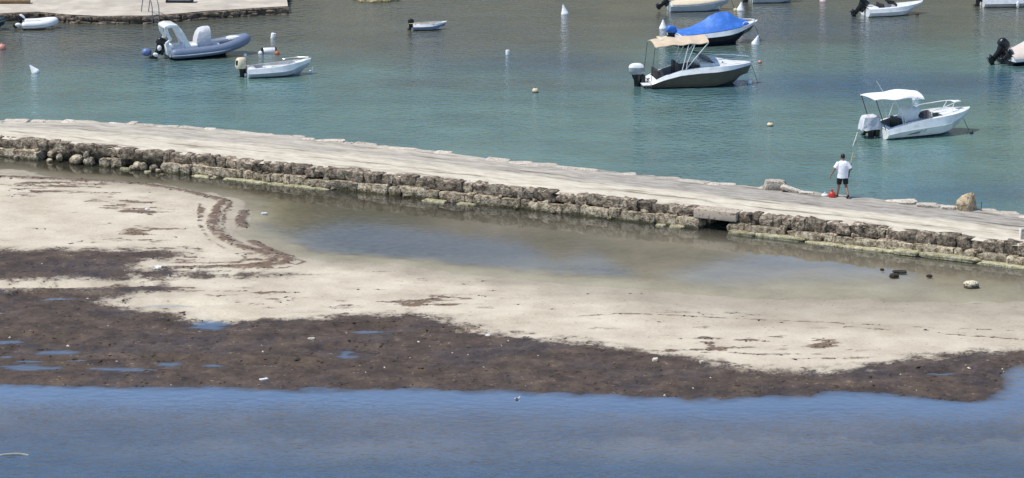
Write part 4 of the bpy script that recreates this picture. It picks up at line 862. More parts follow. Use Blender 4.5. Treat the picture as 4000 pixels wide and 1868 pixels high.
# ---- boat under cream cover, top edge
r = boat('covered_skiff', 2612, 42, 8, 'grey open boat under a flat cream cover, cut by the top edge')
H = hull(r, 3.35, 1.4, 0.42, 0.64, GELG, GEL, LINER, band=0.72, op=(0.05, 0.8), sw=0.1, rake=0.10, t0=0.4)
sheet(r, 'canvas_cover', CREAMC, lambda u, v: (H['X'](0.02+0.93*u, 1), (2*v-1)*H['b'](0.02+0.93*u)*1.05, H['sheer'](u)+0.05+0.16*(1-abs(2*v-1)**2)*math.sin(math.pi*min(1, 0.15+u*0.85))+0.03*mnoise.noise(Vector((u*6, v*3, 1)))-0.07*abs(2*v-1)**8), 24, 13, 0.02)
outboard(r, -0.06, 0, 0.42, GREY, None, 0.9, 0.85)
rail(r, 'mooring_line', [(3.3, 0, 0.55), (3.5, -0.05, 0.05), (3.6, -.1, -.1)], 0.012, DKROPE)

# ---- blue-grey boat, mostly above the frame
r = boat('grey_boat', 2935, 8, 6, 'blue-grey boat hull with black motor leg, mostly above the frame')
hull(r, 2.6, 1.3, 0.45, 0.6, GELG, GEL, LINER, band=0.6, op=(0.06, 0.75), sw=0.1, rake=0.1); outboard(r, -0.06, 0, 0.40, BLACK, None, 0.3, 0.9)
for x in (0.5, 1.3): MB().box((x, 0, 0.34), (0.25, 0.95, 0.035)).obj('thwart', GEL, r, bevel=0.01)

# ---- white speedboat with black raised motor
r = boat('speedboat', 3378, 62, 17, 'white low speedboat with dark windscreen and black tilted motor, near the top edge')
H = hull(r, 3.25, 1.45, 0.42, 0.60, GEL, GEL, LINER, band=0.5, op=(0.08, 0.5), sw=0.14, rake=0.16, t0=0.35, camber=0.08)
sheet(r, 'windscreen', GLASS, lambda u, v: (1.62+0.12*(1-u)-0.30*(2*v-1)**2+0.1*(1-u), (2*v-1)*0.55, 0.48+0.22*u), 4, 12, 0.015)
solid(r, 'seat', DKVINYL, [(0.8, 0.1), (1.15, 0.1), (1.15, 0.36), (0.95, 0.40), (0.88, 0.64), (0.8, 0.64)], -0.45, 0.45, 0.03)
solid(r, 'sun_pad', GEL, [(0.1, 0.1), (0.6, 0.1), (0.6, 0.50), (0.1, 0.46)], -0.5, 0.5, 0.04)
outboard(r, -0.10, 0, 0.45, BLACK, GREY, 0.75, 1.0)

# ---- white boat at the top right corner
r = boat('white_boat', 3835, 24, 6, 'white boat with a dark water line in the top right corner')
hull(r, 3.6, 1.5, 0.45, 0.62, GEL, GEL, LINER, band=0.35, op=(0.06, 0.6), sw=0.14, rake=0.12, strake='dark'); MB().ell((1.75, -0.78, 0.16), 0.09, 0.09, 0.2).obj('fender', WHITEP, r)
outboard(r, -0.05, 0, 0.46, WHITEP, None, 0.1, 0.9); solid(r, 'seat', GEL, [(0.6, 0.1), (1.1, 0.1), (1.1, 0.44), (0.6, 0.46)], -0.5, 0.5, 0.03)

# ---- beige covered boat at the right edge
r = boat('beige_covered_boat', 3925, 250, 26, 'boat under beige cover with a black raised motor, cut by the right edge')
H = hull(r, 4.4, 1.8, 0.42, 0.7, NAVY, GEL, LINER, band=0.45, op=(0.05, 0.6), sw=0.14, rake=0.14)
sheet(r, 'canvas_cover', BEIGEC, lambda u, v: (H['X'](0.0+0.9*u, 1), (2*v-1)*H['b'](0.9*u)*1.05, H['sheer'](0.9*u)+0.05+np.interp(u, [0, .1, .45, .6, 1], [.10, .2, .85, .8, .05])*(1-abs(2*v-1)**1.3)-0.12*abs(2*v-1)**8+0.05*mnoise.noise(Vector((u*6, v*4, 4)))), 26, 15, 0.02)
outboard(r, -0.10, 0.1, 0.55, BLACK, None, 0.75, 1.15); outboard(r, -0.10, -0.45, 0.40, BLACK, GREY, 0.9, 0.7)

# ================================================================== buoys
BU = 'mooring buoys in the bay'
def cone_buoy(px, py, label, h=0.42, tilt=(0, 0), mat=None):
    r = empty('cone_buoy', tuple(G(px, py)), (tilt[0], tilt[1], 0)); tag(r, label, 'buoy', BU)
    MB().lathe([(0.02, -0.12), (0.14, -0.10), (0.20, -0.02), (0.205, 0.05), (0.17, 0.12), (0.10, h*0.62), (0.06, h*0.88), (0.045, h), (0.01, h+0.01)], 16).obj('float', mat or FLOATW, r, smooth=50)
    MB().tube([Vector((0.04*math.cos(a), 0, h+0.03+0.04*math.sin(a))) for a in [2*math.pi*k/10 for k in range(11)]], 0.012, 6).obj('ring', STEEL, r)
    return r
def ball_buoy(px, py, label, rad, mat, low=None, h=1.0):
    r = empty('ball_buoy', tuple(G(px, py))); tag(r, label, 'buoy', BU)
    MB().ell((0, 0, rad*0.35), rad, rad, rad*h, 14, 10).obj('float', mat, r, smooth=80)
    MB().lathe([(rad*0.25, 0), (rad*0.28, rad*0.12), (rad*0.2, rad*0.3), (0.01, rad*0.32)], 10, (0, 0, rad*(0.35+h)-0.02)).obj('eye', low or mat, r)
    if low: MB().lathe([(rad*0.97, -rad*0.1), (rad*1.015, rad*0.22), (rad*1.0, rad*0.3)], 14).obj('weed_band', low, r)
    return r
def can_buoy(px, py, label, rad, h, mat, tilt=(0, 0)):
    r = empty('can_buoy', tuple(G(px, py)), (tilt[0], tilt[1], 0)); tag(r, label, 'buoy', BU)
    MB().lathe([(0.01, -0.1), (rad*0.9, -0.1), (rad, -0.06), (rad, h-0.03), (rad*0.88, h), (0.01, h+0.005)], 14).obj('float', mat, r, smooth=45)
    MB().tube([(0, 0, h), (0, 0, h+0.05)], 0.02, 6).obj('eye', STEEL, r); return r
cone_buoy(140, 284, 'white cone buoy leaning left, lowest on the far left', 0.44, (0.1, -0.65))
cone_buoy(2207, 56, 'white cone buoy alone in the middle of the bay near the top', 0.48, (0, -0.2))
cone_buoy(2590, 113, 'white cone buoy upright left of the blue tarpaulin boat', 0.44)
cone_buoy(2892, 42, 'white cone buoy right of the cream covered boat', 0.44, (0, 0.12)); ball_buoy(2872, 42, 'small cream ball beside the upright cone buoy at the top', 0.10, CREAMF)
cone_buoy(2950, 174, 'white cone buoy leaning right at the bow of the blue tarpaulin boat', 0.48, (0.2, 0.3))
cone_buoy(3215, 8, 'pinkish white cone buoy cut by the top edge', 0.36, (0, 0.4), pm('pink_white_float', (0.66, 0.50, 0.46), 0.5, 0.15, 6))
cone_buoy(3580, 389, 'white cone buoy seen under the sunshade behind the console boat', 0.38); can_buoy(1066, 148, 'pale can buoy right of the inflatable boat', 0.12, 0.24, FLOATW, (0, 0.2)); can_buoy(1983, 213, 'white can buoy upright in mid-bay', 0.10, 0.22, FLOATW)
can_buoy(2928, 326, 'white square-looking float by the bow of the cabin boat', 0.11, 0.18, FLOATW)
ball_buoy(2091, 360, 'cream ball buoy with brown weedy skirt in mid-bay', 0.15, CREAMF, WEEDY); ball_buoy(3008, 492, 'tan and white ball buoy left of the console boat', 0.14, CREAMF, WEEDY, 0.8)
ball_buoy(2968, 246, 'small salmon ball buoy right of the cabin boat', 0.10, SALMON, WEEDY); ball_buoy(8, 192, 'red ball buoy at the left edge', 0.20, SALMON)
ball_buoy(957, 218, 'little white ball float above the tan motor cover', 0.09, FLOATW); ball_buoy(3583, 58, 'small dark olive ball buoy at the bow of the speedboat', 0.10, WEEDY)
ball_buoy(3795, 522, 'small black float on the line at the console boat bow', 0.09, BLACK); ball_buoy(1212, 284, 'white float hanging at the bow of the open grey boat', 0.07, FLOATW, None, 1.4)
r = empty('drum_float', tuple(G(1050, 206)), (0, 0, 0.25)); tag(r, 'white drum float lying on its side above the open boat', 'buoy', BU)
MB().lathe([(0.01, -0.34), (0.14, -0.34), (0.17, -0.30), (0.17, 0.30), (0.14, 0.34), (0.01, 0.34)], 14, (0, 0, 0.08), Matrix.Rotation(R(90), 3, 'Y')).obj('drum', FLOATW, r, smooth=45)
for x in (-0.33, 0.33): MB().lathe([(0.172, -0.04), (0.178, -0.04), (0.178, 0.04), (0.172, 0.04)], 14, (x, 0, 0.08), Matrix.Rotation(R(90), 3, 'Y')).obj('band', BLACK, r)
ball_buoy(1017, 211, 'white ball tied to the left end of the drum float', 0.11, FLOATW); ball_buoy(1082, 213, 'orange-brown ball tied to the right end of the drum float', 0.13, ORANGE)
# stern line of the console boat
p0 = G(3349, 540)+Vector((0, 0, 0.25)); p1 = G(3330, 572)
tag(MB().tube(curve([p0, p0.lerp(p1, 0.5)-Vector((0, 0, 0.04)), p1-Vector((0, 0, 0.03))]), 0.018, 6).obj('mooring_rope', ROPE), 'pale mooring rope running down into the water from the console boat stern', 'rope')

# ================================================================== quay, top left
QZ = 0.42
QPX = [(-900, 62), (-300, 50), (0, 50), (146, 44), (283, 57), (420, 61), (565, 60), (707, 50), (908, 35), (1125, 22)]
qpts = resample([G(x, y, QZ) for x, y in QPX], 0.25)
q0 = qpts[len(qpts)//2]; quay = empty('quay', (q0.x, q0.y, 0)); tag(quay, 'pale concrete bathing quay with dark ragged edge in the top left', 'quay')
rows = []
for i, p in enumerate(qpts):
    t = (qpts[min(i+1, len(qpts)-1)]-qpts[max(i-1, 0)]).normalized(); nr = Vector((t.y, -t.x, 0))
    rows.append([p+nr*(k+0.14*mnoise.fractal(Vector((i*0.35, z*3, 2)), 1, 2, 3))+Vector((0, 0, z-QZ)) for k, z in [(0.05, -1.3), (0.12, -0.2), (0.16, 0.02), (0.10, 0.2), (0.13, 0.33), (0.02, 0.40)]])
MB().grid([[v-quay.location for v in r_] for r_ in rows]).obj('quay_face', QUAYSIDE, quay, smooth=50, fix=False)
tops = []
last = qpts[-1]
for i, p in enumerate(qpts):
    r_ = []
    for j in range(14):
        u = j/13; y = p.y+(262-p.y)*u**1.8; x = p.x+(u**1.8)*(-6 if p.x > last.x-0.1 else 0)
        r_.append(Vector((x, y, QZ-0.02*(j == 0)+0.02*mnoise.fractal(Vector((x*0.6, y*0.6, 1)), 1, 2, 3)))-quay.location)
    tops.append(r_)
MB().grid(tops).obj('quay_top', pm('pale_quay_concrete', (0.52, 0.46, 0.37), 0.92, 0.14, 0.8, bump=0.02, bscale=4, dirt=(0.36, 0.31, 0.25)), quay, smooth=40, fix=False)
MB().grid([[Vector((last.x, last.y, QZ-0.03))-quay.location, Vector((last.x, last.y, -1.3))-quay.location], [Vector((last.x-6, 262, QZ-0.03))-quay.location, Vector((last.x-6, 262, -1.3))-quay.location]]).obj('quay_end', QUAYSIDE, quay, smooth=0)
QS = [stone_mesh('edge_stone', 80+i, QUAYSIDE, 0.6, 0.14) for i in range(6)]
i = 0; k = 0
while i < len(qpts)-2:
    L = random.choice([0.25, 0.35, 0.5, 0.7, 0.9]); p = qpts[i]; t = (qpts[min(i+2, len(qpts)-1)]-p).normalized()
    for zz, oo in ((0.22, 0.10), (0.0, 0.16)):
        if random.random() < 0.75: put('edge_stone', QS[k % 6], p+Vector((t.y, -t.x, 0))*oo+Vector((0, 0, zz-QZ+random.uniform(-.05, .05)))-quay.location, (L, 0.3, random.uniform(0.14, 0.26)), (random.uniform(-.2, .2), random.uniform(-.1, .1), math.atan2(t.y, t.x)), quay)
        k += 1
    i += max(1, int(L/0.25))
# swimming ladder
r = empty('swimming_ladder', tuple(G(590, 60, QZ))); tag(r, 'steel swimming ladder with two hooped handrails on the quay edge', 'ladder')
GRAIL = pm('galvanised_rail', (0.22, 0.23, 0.24), 0.4, 0.2, 9, metal=0.4)
o_ = r.location
for bx_, fx in ((552, 596), (580, 622)):
    a = G(bx_, 46, QZ)-o_; b_ = G(fx, 64, QZ)-o_+Vector((0, -0.2, 0))
    rail(r, 'handrail', curve([a, a+Vector((0.08, 0.0, 0.55)), a.lerp(b_, 0.30)+Vector((0, 0, 0.98)), a.lerp(b_, 0.70)+Vector((0, 0, 0.98)), b_+Vector((0, 0, 0.5)), b_+Vector((0, -0.05, -0.4)), b_+Vector((0, -0.05, -1.0))]), 0.026, GRAIL)
for zz in (-0.1, -0.35, -0.6): rail(r, 'rung', [G(596, 64, QZ)-o_+Vector((0, -0.25, zz)), G(622, 64, QZ)-o_+Vector((0, -0.25, zz))], 0.02, GRAIL)
# bench on the quay
r = empty('bench', tuple(G(700, 12, QZ))); tag(r, 'dark framed low bench with green seat on the quay, cut by the top edge', 'bench')
MB().box((0, 0.25, 0.06), (1.45, 0.5, 0.05)).obj('base_frame', BLACK, r, bevel=0.01); MB().box((0, 0.25, 0.42), (1.45, 0.5, 0.06)).obj('seat', pm('green_paint', (0.12, 0.22, 0.10), 0.5, 0.2, 5), r, bevel=0.01)
for x in (-0.66, 0.66):
    for y in (0.04, 0.46): MB().box((x, y, 0.24), (0.06, 0.06, 0.38)).obj('leg', BLACK, r, bevel=0.008)
MB().box((0, 0.25, 0.22), (1.2, 0.3, 0.26)).obj('storage_box', LINER, r, bevel=0.02)
# timber on the quay
o = MB().loft([[G(-60, 16, QZ)+Vector((x*1.0, (0.10*math.sin(q)+0.1)*2.2, 0.16+0.15*math.cos(q)+0.02*mnoise.noise(Vector((x, q, 0))))) for q in [2*math.pi*k/10 for k in range(10)]] for x in np.linspace(-0.6, 2.35, 12)]).obj('timber_baulk', TEAK, smooth=60)
tag(o, 'grey-brown weathered timber lying on the quay at the left edge', 'timber')
# ledge of rock beside the quay
led = MB(); n_ = 26; ring = []
for i in range(n_):
    a = 2*math.pi*i/n_; k = 1+0.25*mnoise.fractal(Vector((math.cos(a)*2, math.sin(a)*2, 4)), 1, 2, 3); ring.append((1.35*math.cos(a)*k, 1.5*math.sin(a)*k))
led.loft([[Vector((x*w, y*w, z+0.03*mnoise.noise(Vector((x*3, y*3, 1))))) for x, y in ring] for z, w in [(-1.2, 1.2), (-0.05, 1.05), (0.10, 1.0), (0.18, 0.9), (0.20, 0.4)]])
lo_ = led.obj('rock_ledge', rock_mat('tan_ledge_rock', [(0.3, (0.14, 0.10, 0.06)), (0.5, (0.42, 0.34, 0.21)), (0.7, (0.52, 0.44, 0.29))], 0.05, scale=2.5, algae=((0.05, 0.06, 0.015), 0.2)), smooth=50); lo_.location = G(1465, 2)+Vector((0, 0.7, 0)); tag(lo_, 'low flat tan rock ledge awash at the top edge right of the quay', 'rock')

# ================================================================== loose stones on and by the breakwater
def rock(name, px, py, dims, label, mat, seed, rnd=0.5, rough=0.16, rot=(0, 0, 0), cat='rock', onwall=True, sink=0.12, group=None, flatz=None):
    me_ = stone_mesh(name, seed, mat, rnd, rough); g = bwz(px, py) if onwall else G(px, py, flatz or 0)
    o = put(name, me_, g+Vector((0, 0, dims[2]*(0.5-sink))), dims, rot, None); tag(o, label, cat, group); return o
rock('limestone_block', 3026, 741, (0.82, 0.5, 0.44), 'pale pitted limestone block on the breakwater edge left of the man', PALE, 101, 0.35, 0.12, (0.05, 0.06, -0.1))
rock('leaning_slab', 3105, 751, (1.15, 0.5, 0.15), 'thin pale slab leaning against the pitted block', PALE, 102, 0.3, 0.09, (0.0, 0.30, -0.15))
rock('flat_stone', 3152, 757, (0.55, 0.35, 0.09), 'flat pale stone at the foot of the leaning slab', PALE, 103, 0.5, 0.1, (0, 0.03, -0.2))
rock('flat_stone', 3545, 796, (0.62, 0.4, 0.12), 'flat pale stone between the man and the tan boulder', PALE, 104, 0.5, 0.1, (0, 0.03, -0.1))
rock('flat_stone', 3625, 809, (0.85, 0.4, 0.14), 'long flat pale stone left of the tan boulder', PALE, 105, 0.5, 0.1, (0, 0.05, -0.15))
rock('flat_stone', 3706, 818, (0.55, 0.4, 0.15), 'flat pale stone touching the tan boulder', PALE, 106, 0.45, 0.1, (0, 0.02, -0.1))
# split boulder: faceted
bm_ = MB(); P = [(-0.40, -0.05, 0.40), (-0.02, -0.22, 0.62), (0.26, -0.1, 0.72), (0.40, 0.1, 0.0), (0.12, -0.32, 0.02), (-0.26, -0.24, 0.02), (-0.30, 0.15, 0.0), (-0.16, 0.15, 0.60), (0.28, 0.25, 0.55), (-0.30, -0.22, 0.34), (0.02, -0.36, 0.30), (0.34, 0.3, 0.0)]
hb_ = bmesh.new(); [hb_.verts.new(p) for p in P]; bmesh.ops.convex_hull(hb_, input=hb_.verts); bmesh.ops.bevel(hb_, geom=hb_.edges[:], offset=0.03, segments=2, affect='EDGES')
bmesh.ops.triangulate(hb_, faces=hb_.faces); bmesh.ops.subdivide_edges(hb_, edges=hb_.edges[:], cuts=1)
for v in hb_.verts: v.co += mnoise.noise_vector(v.co*4)*0.035
bme = bpy.data.meshes.new('boulder'); hb_.to_mesh(bme); hb_.free(); bme.shade_smooth(); bme.set_sharp_from_angle(angle=R(28)); bme.materials.append(BOULD)
o = bpy.data.objects.new('boulder', bme); COL.objects.link(o); o.location = bwz(3775, 822)-Vector((0, 0, 0.03)); o.scale = (1.08, 1, 1.05); tag(o, 'tan angular boulder with a dark broken face on the breakwater edge', 'boulder')
tag(MB().tube([bwz(3833, 826), bwz(3833, 826)+Vector((0, 0, 0.38))], 0.015, 6).add(*(lambda c: ([c+Vector((x, y, z)) for x in (-.05, .05) for y in (-.05, .05) for z in (0, .03)], [(0, 1, 3, 2), (4, 6, 7, 5), (0, 4, 5, 1), (2, 3, 7, 6), (0, 2, 6, 4), (1, 5, 7, 3)]))(bwz(3833, 826))).obj('iron_stake', RUST), 'thin dark iron stake standing right of the tan boulder', 'stake')
r = empty('marker_block', tuple(bwz(4010, 932))); tag(r, 'small white-edged grey block at the right edge of the breakwater', 'block')
MB().box((0.0, 0, 0.17), (0.42, 0.3, 0.36)).obj('block', LINTEL, r, bevel=0.02); MB().box((-0.235, 0, 0.18), (0.05, 0.32, 0.38)).obj('side_board', WHITEP, r, bevel=0.01); MB().box((0, 0, 0.375), (0.46, 0.32, 0.04)).obj('cap', PALE, r, bevel=0.01)

# stones in the pool
rock('pool_stone', 3793, 1122, (0.5, 0.45, 0.30), 'large pale rounded stone with dark wet foot standing in the shallow pool', rock_mat('cream_boulder', [(0.3, (0.5, 0.42, 0.28)), (0.5, (0.66, 0.58, 0.42)), (0.7, (0.72, 0.66, 0.52))], 0.02, algae=((0.05, 0.042, 0.03), 0.235), bump=0.015), 120, 0.75, 0.1, (0, 0, 0.4), 'stone', False, 0.25)
rock('pool_stone', 3492, 1080, (0.34, 0.34, 0.14), 'dark weedy rock, biggest and lowest of those in the pool', DARKROCK, 121, 0.8, 0.14, (0, 0, 0.3), 'stone', False, 0.3)
rock('pool_stone', 3515, 1064, (0.48, 0.3, 0.10), 'long dark weedy rock behind the biggest dark one in the pool', DARKROCK, 122, 0.6, 0.2, (0, 0, 0.0), 'stone', False, 0.3)
rock('pool_stone', 3630, 1081, (0.20, 0.2, 0.10), 'small lone dark rock in the pool left of the pale stone', DARKROCK, 123, 0.8, 0.14, (0, 0, 0.9), 'stone', False, 0.25)
rock('pool_stone', 3446, 1056, (0.12, 0.15, 0.08), 'tiny dark rock left of the weedy rocks in the pool', DARKROCK, 124, 0.8, 0.14, (0, 0, 0.9), 'stone', False, 0.25)
def beachz(g):
    X_, Y_ = np.array([[g.x]]), np.array([[g.y]]); return max(0.0, float(terrain(X_, Y_)[0][0, 0]))
def litter(name, px, py, dims, label, mat, cat, seed, rnd=0.5, rough=0.15):
    g = G(px, py); g = G(px, py, beachz(g)); me_ = stone_mesh(name, seed, mat, rnd, rough); o = put(name, me_, g+Vector((0, 0, dims[2]*0.3)), dims, (0, 0, seed*0.7), None); tag(o, label, cat); return o
litter('shell', 1217, 1328, (0.24, 0.2, 0.10), 'cream shell lying on the weed below the sand tongue', PALE, 'shell', 130)
litter('plastic_scrap', 1032, 1484, (0.30, 0.12, 0.06), 'long pale scrap of litter close to the front water line', WHITEP, 'litter', 131, 0.2, 0.2)
litter('white_stone', 2560, 1411, (0.20, 0.18, 0.14), 'white stone where the sand meets the dark weed, left of its twin', PALE, 'stone', 132)
litter('white_stone', 2741, 1419, (0.15, 0.14, 0.11), 'white stone at the weed edge, right of its twin', PALE, 'stone', 133)
litter('plastic_scrap', 1905, 1313, (0.16, 0.08, 0.06), 'small white scrap on the weed in the middle', WHITEP, 'litter', 134, 0.2, 0.2)
litter('plastic_scrap', 1032, 836, (0.22, 0.14, 0.06), 'white flat scrap floating in the left pool', WHITEP, 'litter', 135, 0.1, 0.1)
litter('plastic_scrap', 618, 1050, (0.32, 0.25, 0.12), 'crumpled white plastic among the wrack lines on the left', WHITEP, 'litter', 136, 0.4, 0.3)
litter('plastic_scrap', 575, 818, (0.16, 0.14, 0.07), 'small white scrap on the left sand', WHITEP, 'litter', 137, 0.4, 0.3)
o = MB().tube(curve([G(-40, 1782)+Vector((0, 0, -0.02)), G(20, 1778)+Vector((0, 0, 0.015)), G(70, 1776)+Vector((0, 0, 0.02)), G(112, 1778)+Vector((0, 0, -0.01))]), 0.035, 8).obj('driftwood', pm('grey_driftwood', (0.36, 0.34, 0.27), 0.8, 0.2, 8)); tag(o, 'pale floating stick in the water at the bottom left', 'driftwood')
# small water bird on the front water
g = G(2020, 1560); r = empty('water_bird', tuple(g), (0, 0, 0.3)); r.scale = (0.62, 0.62, 0.62); tag(r, 'tiny black and white water bird floating off the weed', 'bird')
bd = MB(); bd.loft([[Vector((x, w*math.cos(q), z+w*0.8*math.sin(q))) for q in [2*math.pi*k/10 for k in range(10)]] for x, w, z in [(-0.16, 0.008, 0.07), (-0.10, 0.035, 0.05), (0, 0.06, 0.035), (0.08, 0.045, 0.045), (0.11, 0.03, 0.07), (0.12, 0.024, 0.11), (0.135, 0.028, 0.135), (0.16, 0.02, 0.14), (0.19, 0.006, 0.135)]])
bd.obj('body', WHITEP, r, smooth=80)
for sg in (-1, 1): MB().ell((-0.03, sg*0.05, 0.055), 0.09, 0.02, 0.03).obj('wing', BLACK, r)

# ================================================================== the man
g = bwz(3290, 772); man = empty('person', tuple(g)); tag(man, 'person in white t-shirt and black shorts walking away with a pole, seen from behind', 'person')
V = [(0, 0, 0.90), (0, 0, 1.02), (0, 0.01, 1.18), (0, 0.02, 1.34), (0, 0.03, 1.44), (0, 0.07, 1.52), (0, 0.10, 1.60), (0, 0.11, 1.68),      # 0-7 pelvis .. crown
     (-0.10, 0, 0.86), (-0.14, 0.06, 0.50), (-0.185, 0.08, 0.10), (-0.19, 0.14, 0.045), (-0.20, 0.25, 0.03),                            # 8-12 left leg
     (0.10, 0, 0.86), (0.13, 0.0, 0.49), (0.205, -0.26, 0.17), (0.20, -0.27, 0.10), (0.17, -0.20, 0.03),                               # 13-17 right leg
     (-0.20, 0.02, 1.385), (-0.335, -0.02, 1.12), (-0.455, 0.04, 0.90), (-0.49, 0.06, 0.83),                                           # 18-21 left arm
     (0.20, 0.02, 1.385), (0.325, -0.04, 1.12), (0.33, 0.20, 1.10), (0.335, 0.27, 1.10)]                                               # 22-25 right arm
E = [(0, 1), (1, 2), (2, 3), (3, 4), (4, 5), (5, 6), (6, 7), (0, 8), (8, 9), (9, 10), (10, 11), (11, 12), (0, 13), (13, 14), (14, 15), (15, 16), (16, 17), (3, 18), (18, 19), (19, 20), (20, 21), (3, 22), (22, 23), (23, 24), (24, 25)]
RAD = {0: (.15, .11), 1: (.155, .11), 2: (.165, .115), 3: (.16, .11), 4: (.065, .065), 5: (.062, .066), 6: (.082, .095), 7: (.062, .07), 8: (.095, .10), 9: (.06, .065), 10: (.038, .042), 11: (.042, .035), 12: (.035, .022),
       13: (.095, .10), 14: (.06, .065), 15: (.038, .042), 16: (.042, .035), 17: (.04, .022), 18: (.065, .06), 19: (.045, .045), 20: (.03, .028), 21: (.034, .02), 22: (.065, .06), 23: (.045, .045), 24: (.03, .028), 25: (.03, .022)}
def finger(root_i, base, pts, rad):
    i0 = root_i
    for p in pts:
        V.append(p); E.append((i0, len(V)-1)); RAD[len(V)-1] = (rad, rad); i0 = len(V)-1
for k, dx in enumerate((-0.030, -0.010, 0.010, 0.028)):
    finger(21, None, [(-0.50+dx*0.5, 0.06+dx, 0.775), (-0.505+dx*0.5, 0.075+dx, 0.735+0.006*abs(k-1))], 0.0085)
finger(21, None, [(-0.47, 0.095, 0.80), (-0.475, 0.105, 0.765)], 0.0095)
for k, dz in enumerate((-0.030, -0.010, 0.010, 0.028)):
    finger(25, None, [(0.345, 0.315, 1.10+dz), (0.312, 0.318, 1.10+dz)], 0.0085)
finger(25, None, [(0.305, 0.275, 1.12), (0.302, 0.305, 1.13)], 0.0095)
bme = bpy.data.meshes.new('body'); bme.from_pydata(V, E, []); bme.materials.append(SKIN)
bo = bpy.data.objects.new('body', bme); COL.objects.link(bo); bo.parent = man
sk = bo.modifiers.new('skin', 'SKIN'); sk.use_smooth_shade = True
for i, v in enumerate(bme.skin_vertices[0].data): v.radius = RAD[i]; v.use_root = (i == 0)
sb = bo.modifiers.new('sub', 'SUBSURF'); sb.levels = 2; sb.render_levels = 2
def ringz(cx, cy, z, rx, ry, n=18): return [Vector((cx+rx*math.cos(2*math.pi*k/n), cy+ry*math.sin(2*math.pi*k/n), z+0.012*mnoise.noise(Vector((math.cos(2*math.pi*k/n)*3, z*6, k*0.1))))) for k in range(n)]
sh = MB(); sh.loft([ringz(0, 0, 0.80, .225, .16), ringz(0, 0, 0.86, .222, .16), ringz(0, 0.005, 1.0, .212, .155), ringz(0, 0.01, 1.15, .220, .155), ringz(0, 0.015, 1.28, .235, .15), ringz(0, 0.02, 1.38, .235, .13), ringz(0, 0.025, 1.44, .17, .105), ringz(0, 0.035, 1.475, .09, .085), ringz(0, 0.04, 1.485, .075, .075)], cap0=False, cap1=False)
for sg, el in ((-1, (-0.30, 0.0, 1.19)), (1, (0.295, -0.02, 1.18))):
    a = Vector((sg*0.15, 0.02, 1.40)); e_ = Vector(el); sh.tube([a, a.lerp(e_, 0.35), a.lerp(e_, 0.7), e_], [.095, .098, .09, .092], 12, caps=False)
sh.obj('t_shirt', SHIRT, man, smooth=80)
so = MB(); so.loft([ringz(0, 0, 0.98, .19, .14), ringz(0, 0, 0.88, .205, .15), ringz(0, 0, 0.80, .205, .15)], cap1=True)
for sg, kn in ((-1, (-0.135, 0.05, 0.55)), (1, (0.128, 0.0, 0.55))):
    a = Vector((sg*0.105, 0, 0.86)); e_ = Vector(kn); so.tube([a, a.lerp(e_, 0.4), a.lerp(e_, 0.8), e_], [.112, .112, .102, .10], 12, caps=False)
so.obj('shorts', SHORTS, man, smooth=80)
MB().ell((0, 0.095, 1.665), .088, .10, .088, 14, 10).ell((0, 0.075, 1.615), .084, .082, .075, 14, 8).obj('hair', HAIR, man, smooth=80)
hd = MB(); 
for sg in (-1, 1): hd.ell((sg*0.088, 0.11, 1.61), .014, .022, .033, 8, 6)
hd.ell((0, 0.205, 1.595), .014, .02, .024, 8, 6); hd.obj('ears_and_nose', SKIN, man)
for sg in (-1, 1): MB().ell((sg*0.033, 0.195, 1.625), .013, .010, .009, 8, 6).obj('eye', BLACK, man)
MB().ell((0, 0.196, 1.555), .026, .010, .008, 8, 6).obj('mouth', pm('lips', (0.24, 0.09, 0.07), 0.5), man)
def shoe(pts, rs): MB().tube(curve(pts, 4), [rs[min(len(rs)-1, int(i*len(rs)/(4*(len(pts)-1)+1)))] for i in range(4*(len(pts)-1)+1)], 10).obj('shoe', SHOE, man, smooth=80)
shoe([(-0.185, 0.03, 0.05), (-0.19, 0.10, 0.05), (-0.20, 0.20, 0.04), (-0.205, 0.28, 0.035)], [.045, .05, .045, .035])
shoe([(0.215, -0.30, 0.16), (0.205, -0.29, 0.11), (0.185, -0.24, 0.06), (0.165, -0.18, 0.035)], [.045, .05, .05, .04])
# pole in his right hand
r = empty('wooden_pole', tuple(g)); tag(r, 'pale wooden pole with a side prong held upright in the right hand', 'pole')
pa = Vector((0.415, 0.30, 1.73)); pb_ = Vector((0.25, 0.28, 0.74)); P_ = lambda u: pa.lerp(pb_, u)
MB().tube([P_(0), P_(0.12), P_(0.3), P_(0.42)], [0.012, 0.022, 0.024, 0.022], 8).obj('shaft', PALEWOOD, r)
MB().tube([P_(0.40), P_(0.62), P_(0.9), P_(1.0)], [0.020, 0.020, 0.024, 0.03], 8).obj('grip', BLACK, r)
MB().tube([P_(0.19), P_(0.16)+Vector((0.05, 0, 0.0)), P_(0.13)+Vector((0.11, 0, 0.0))], [0.018, 0.015, 0.008], 7).obj('prong', PALEWOOD, r)
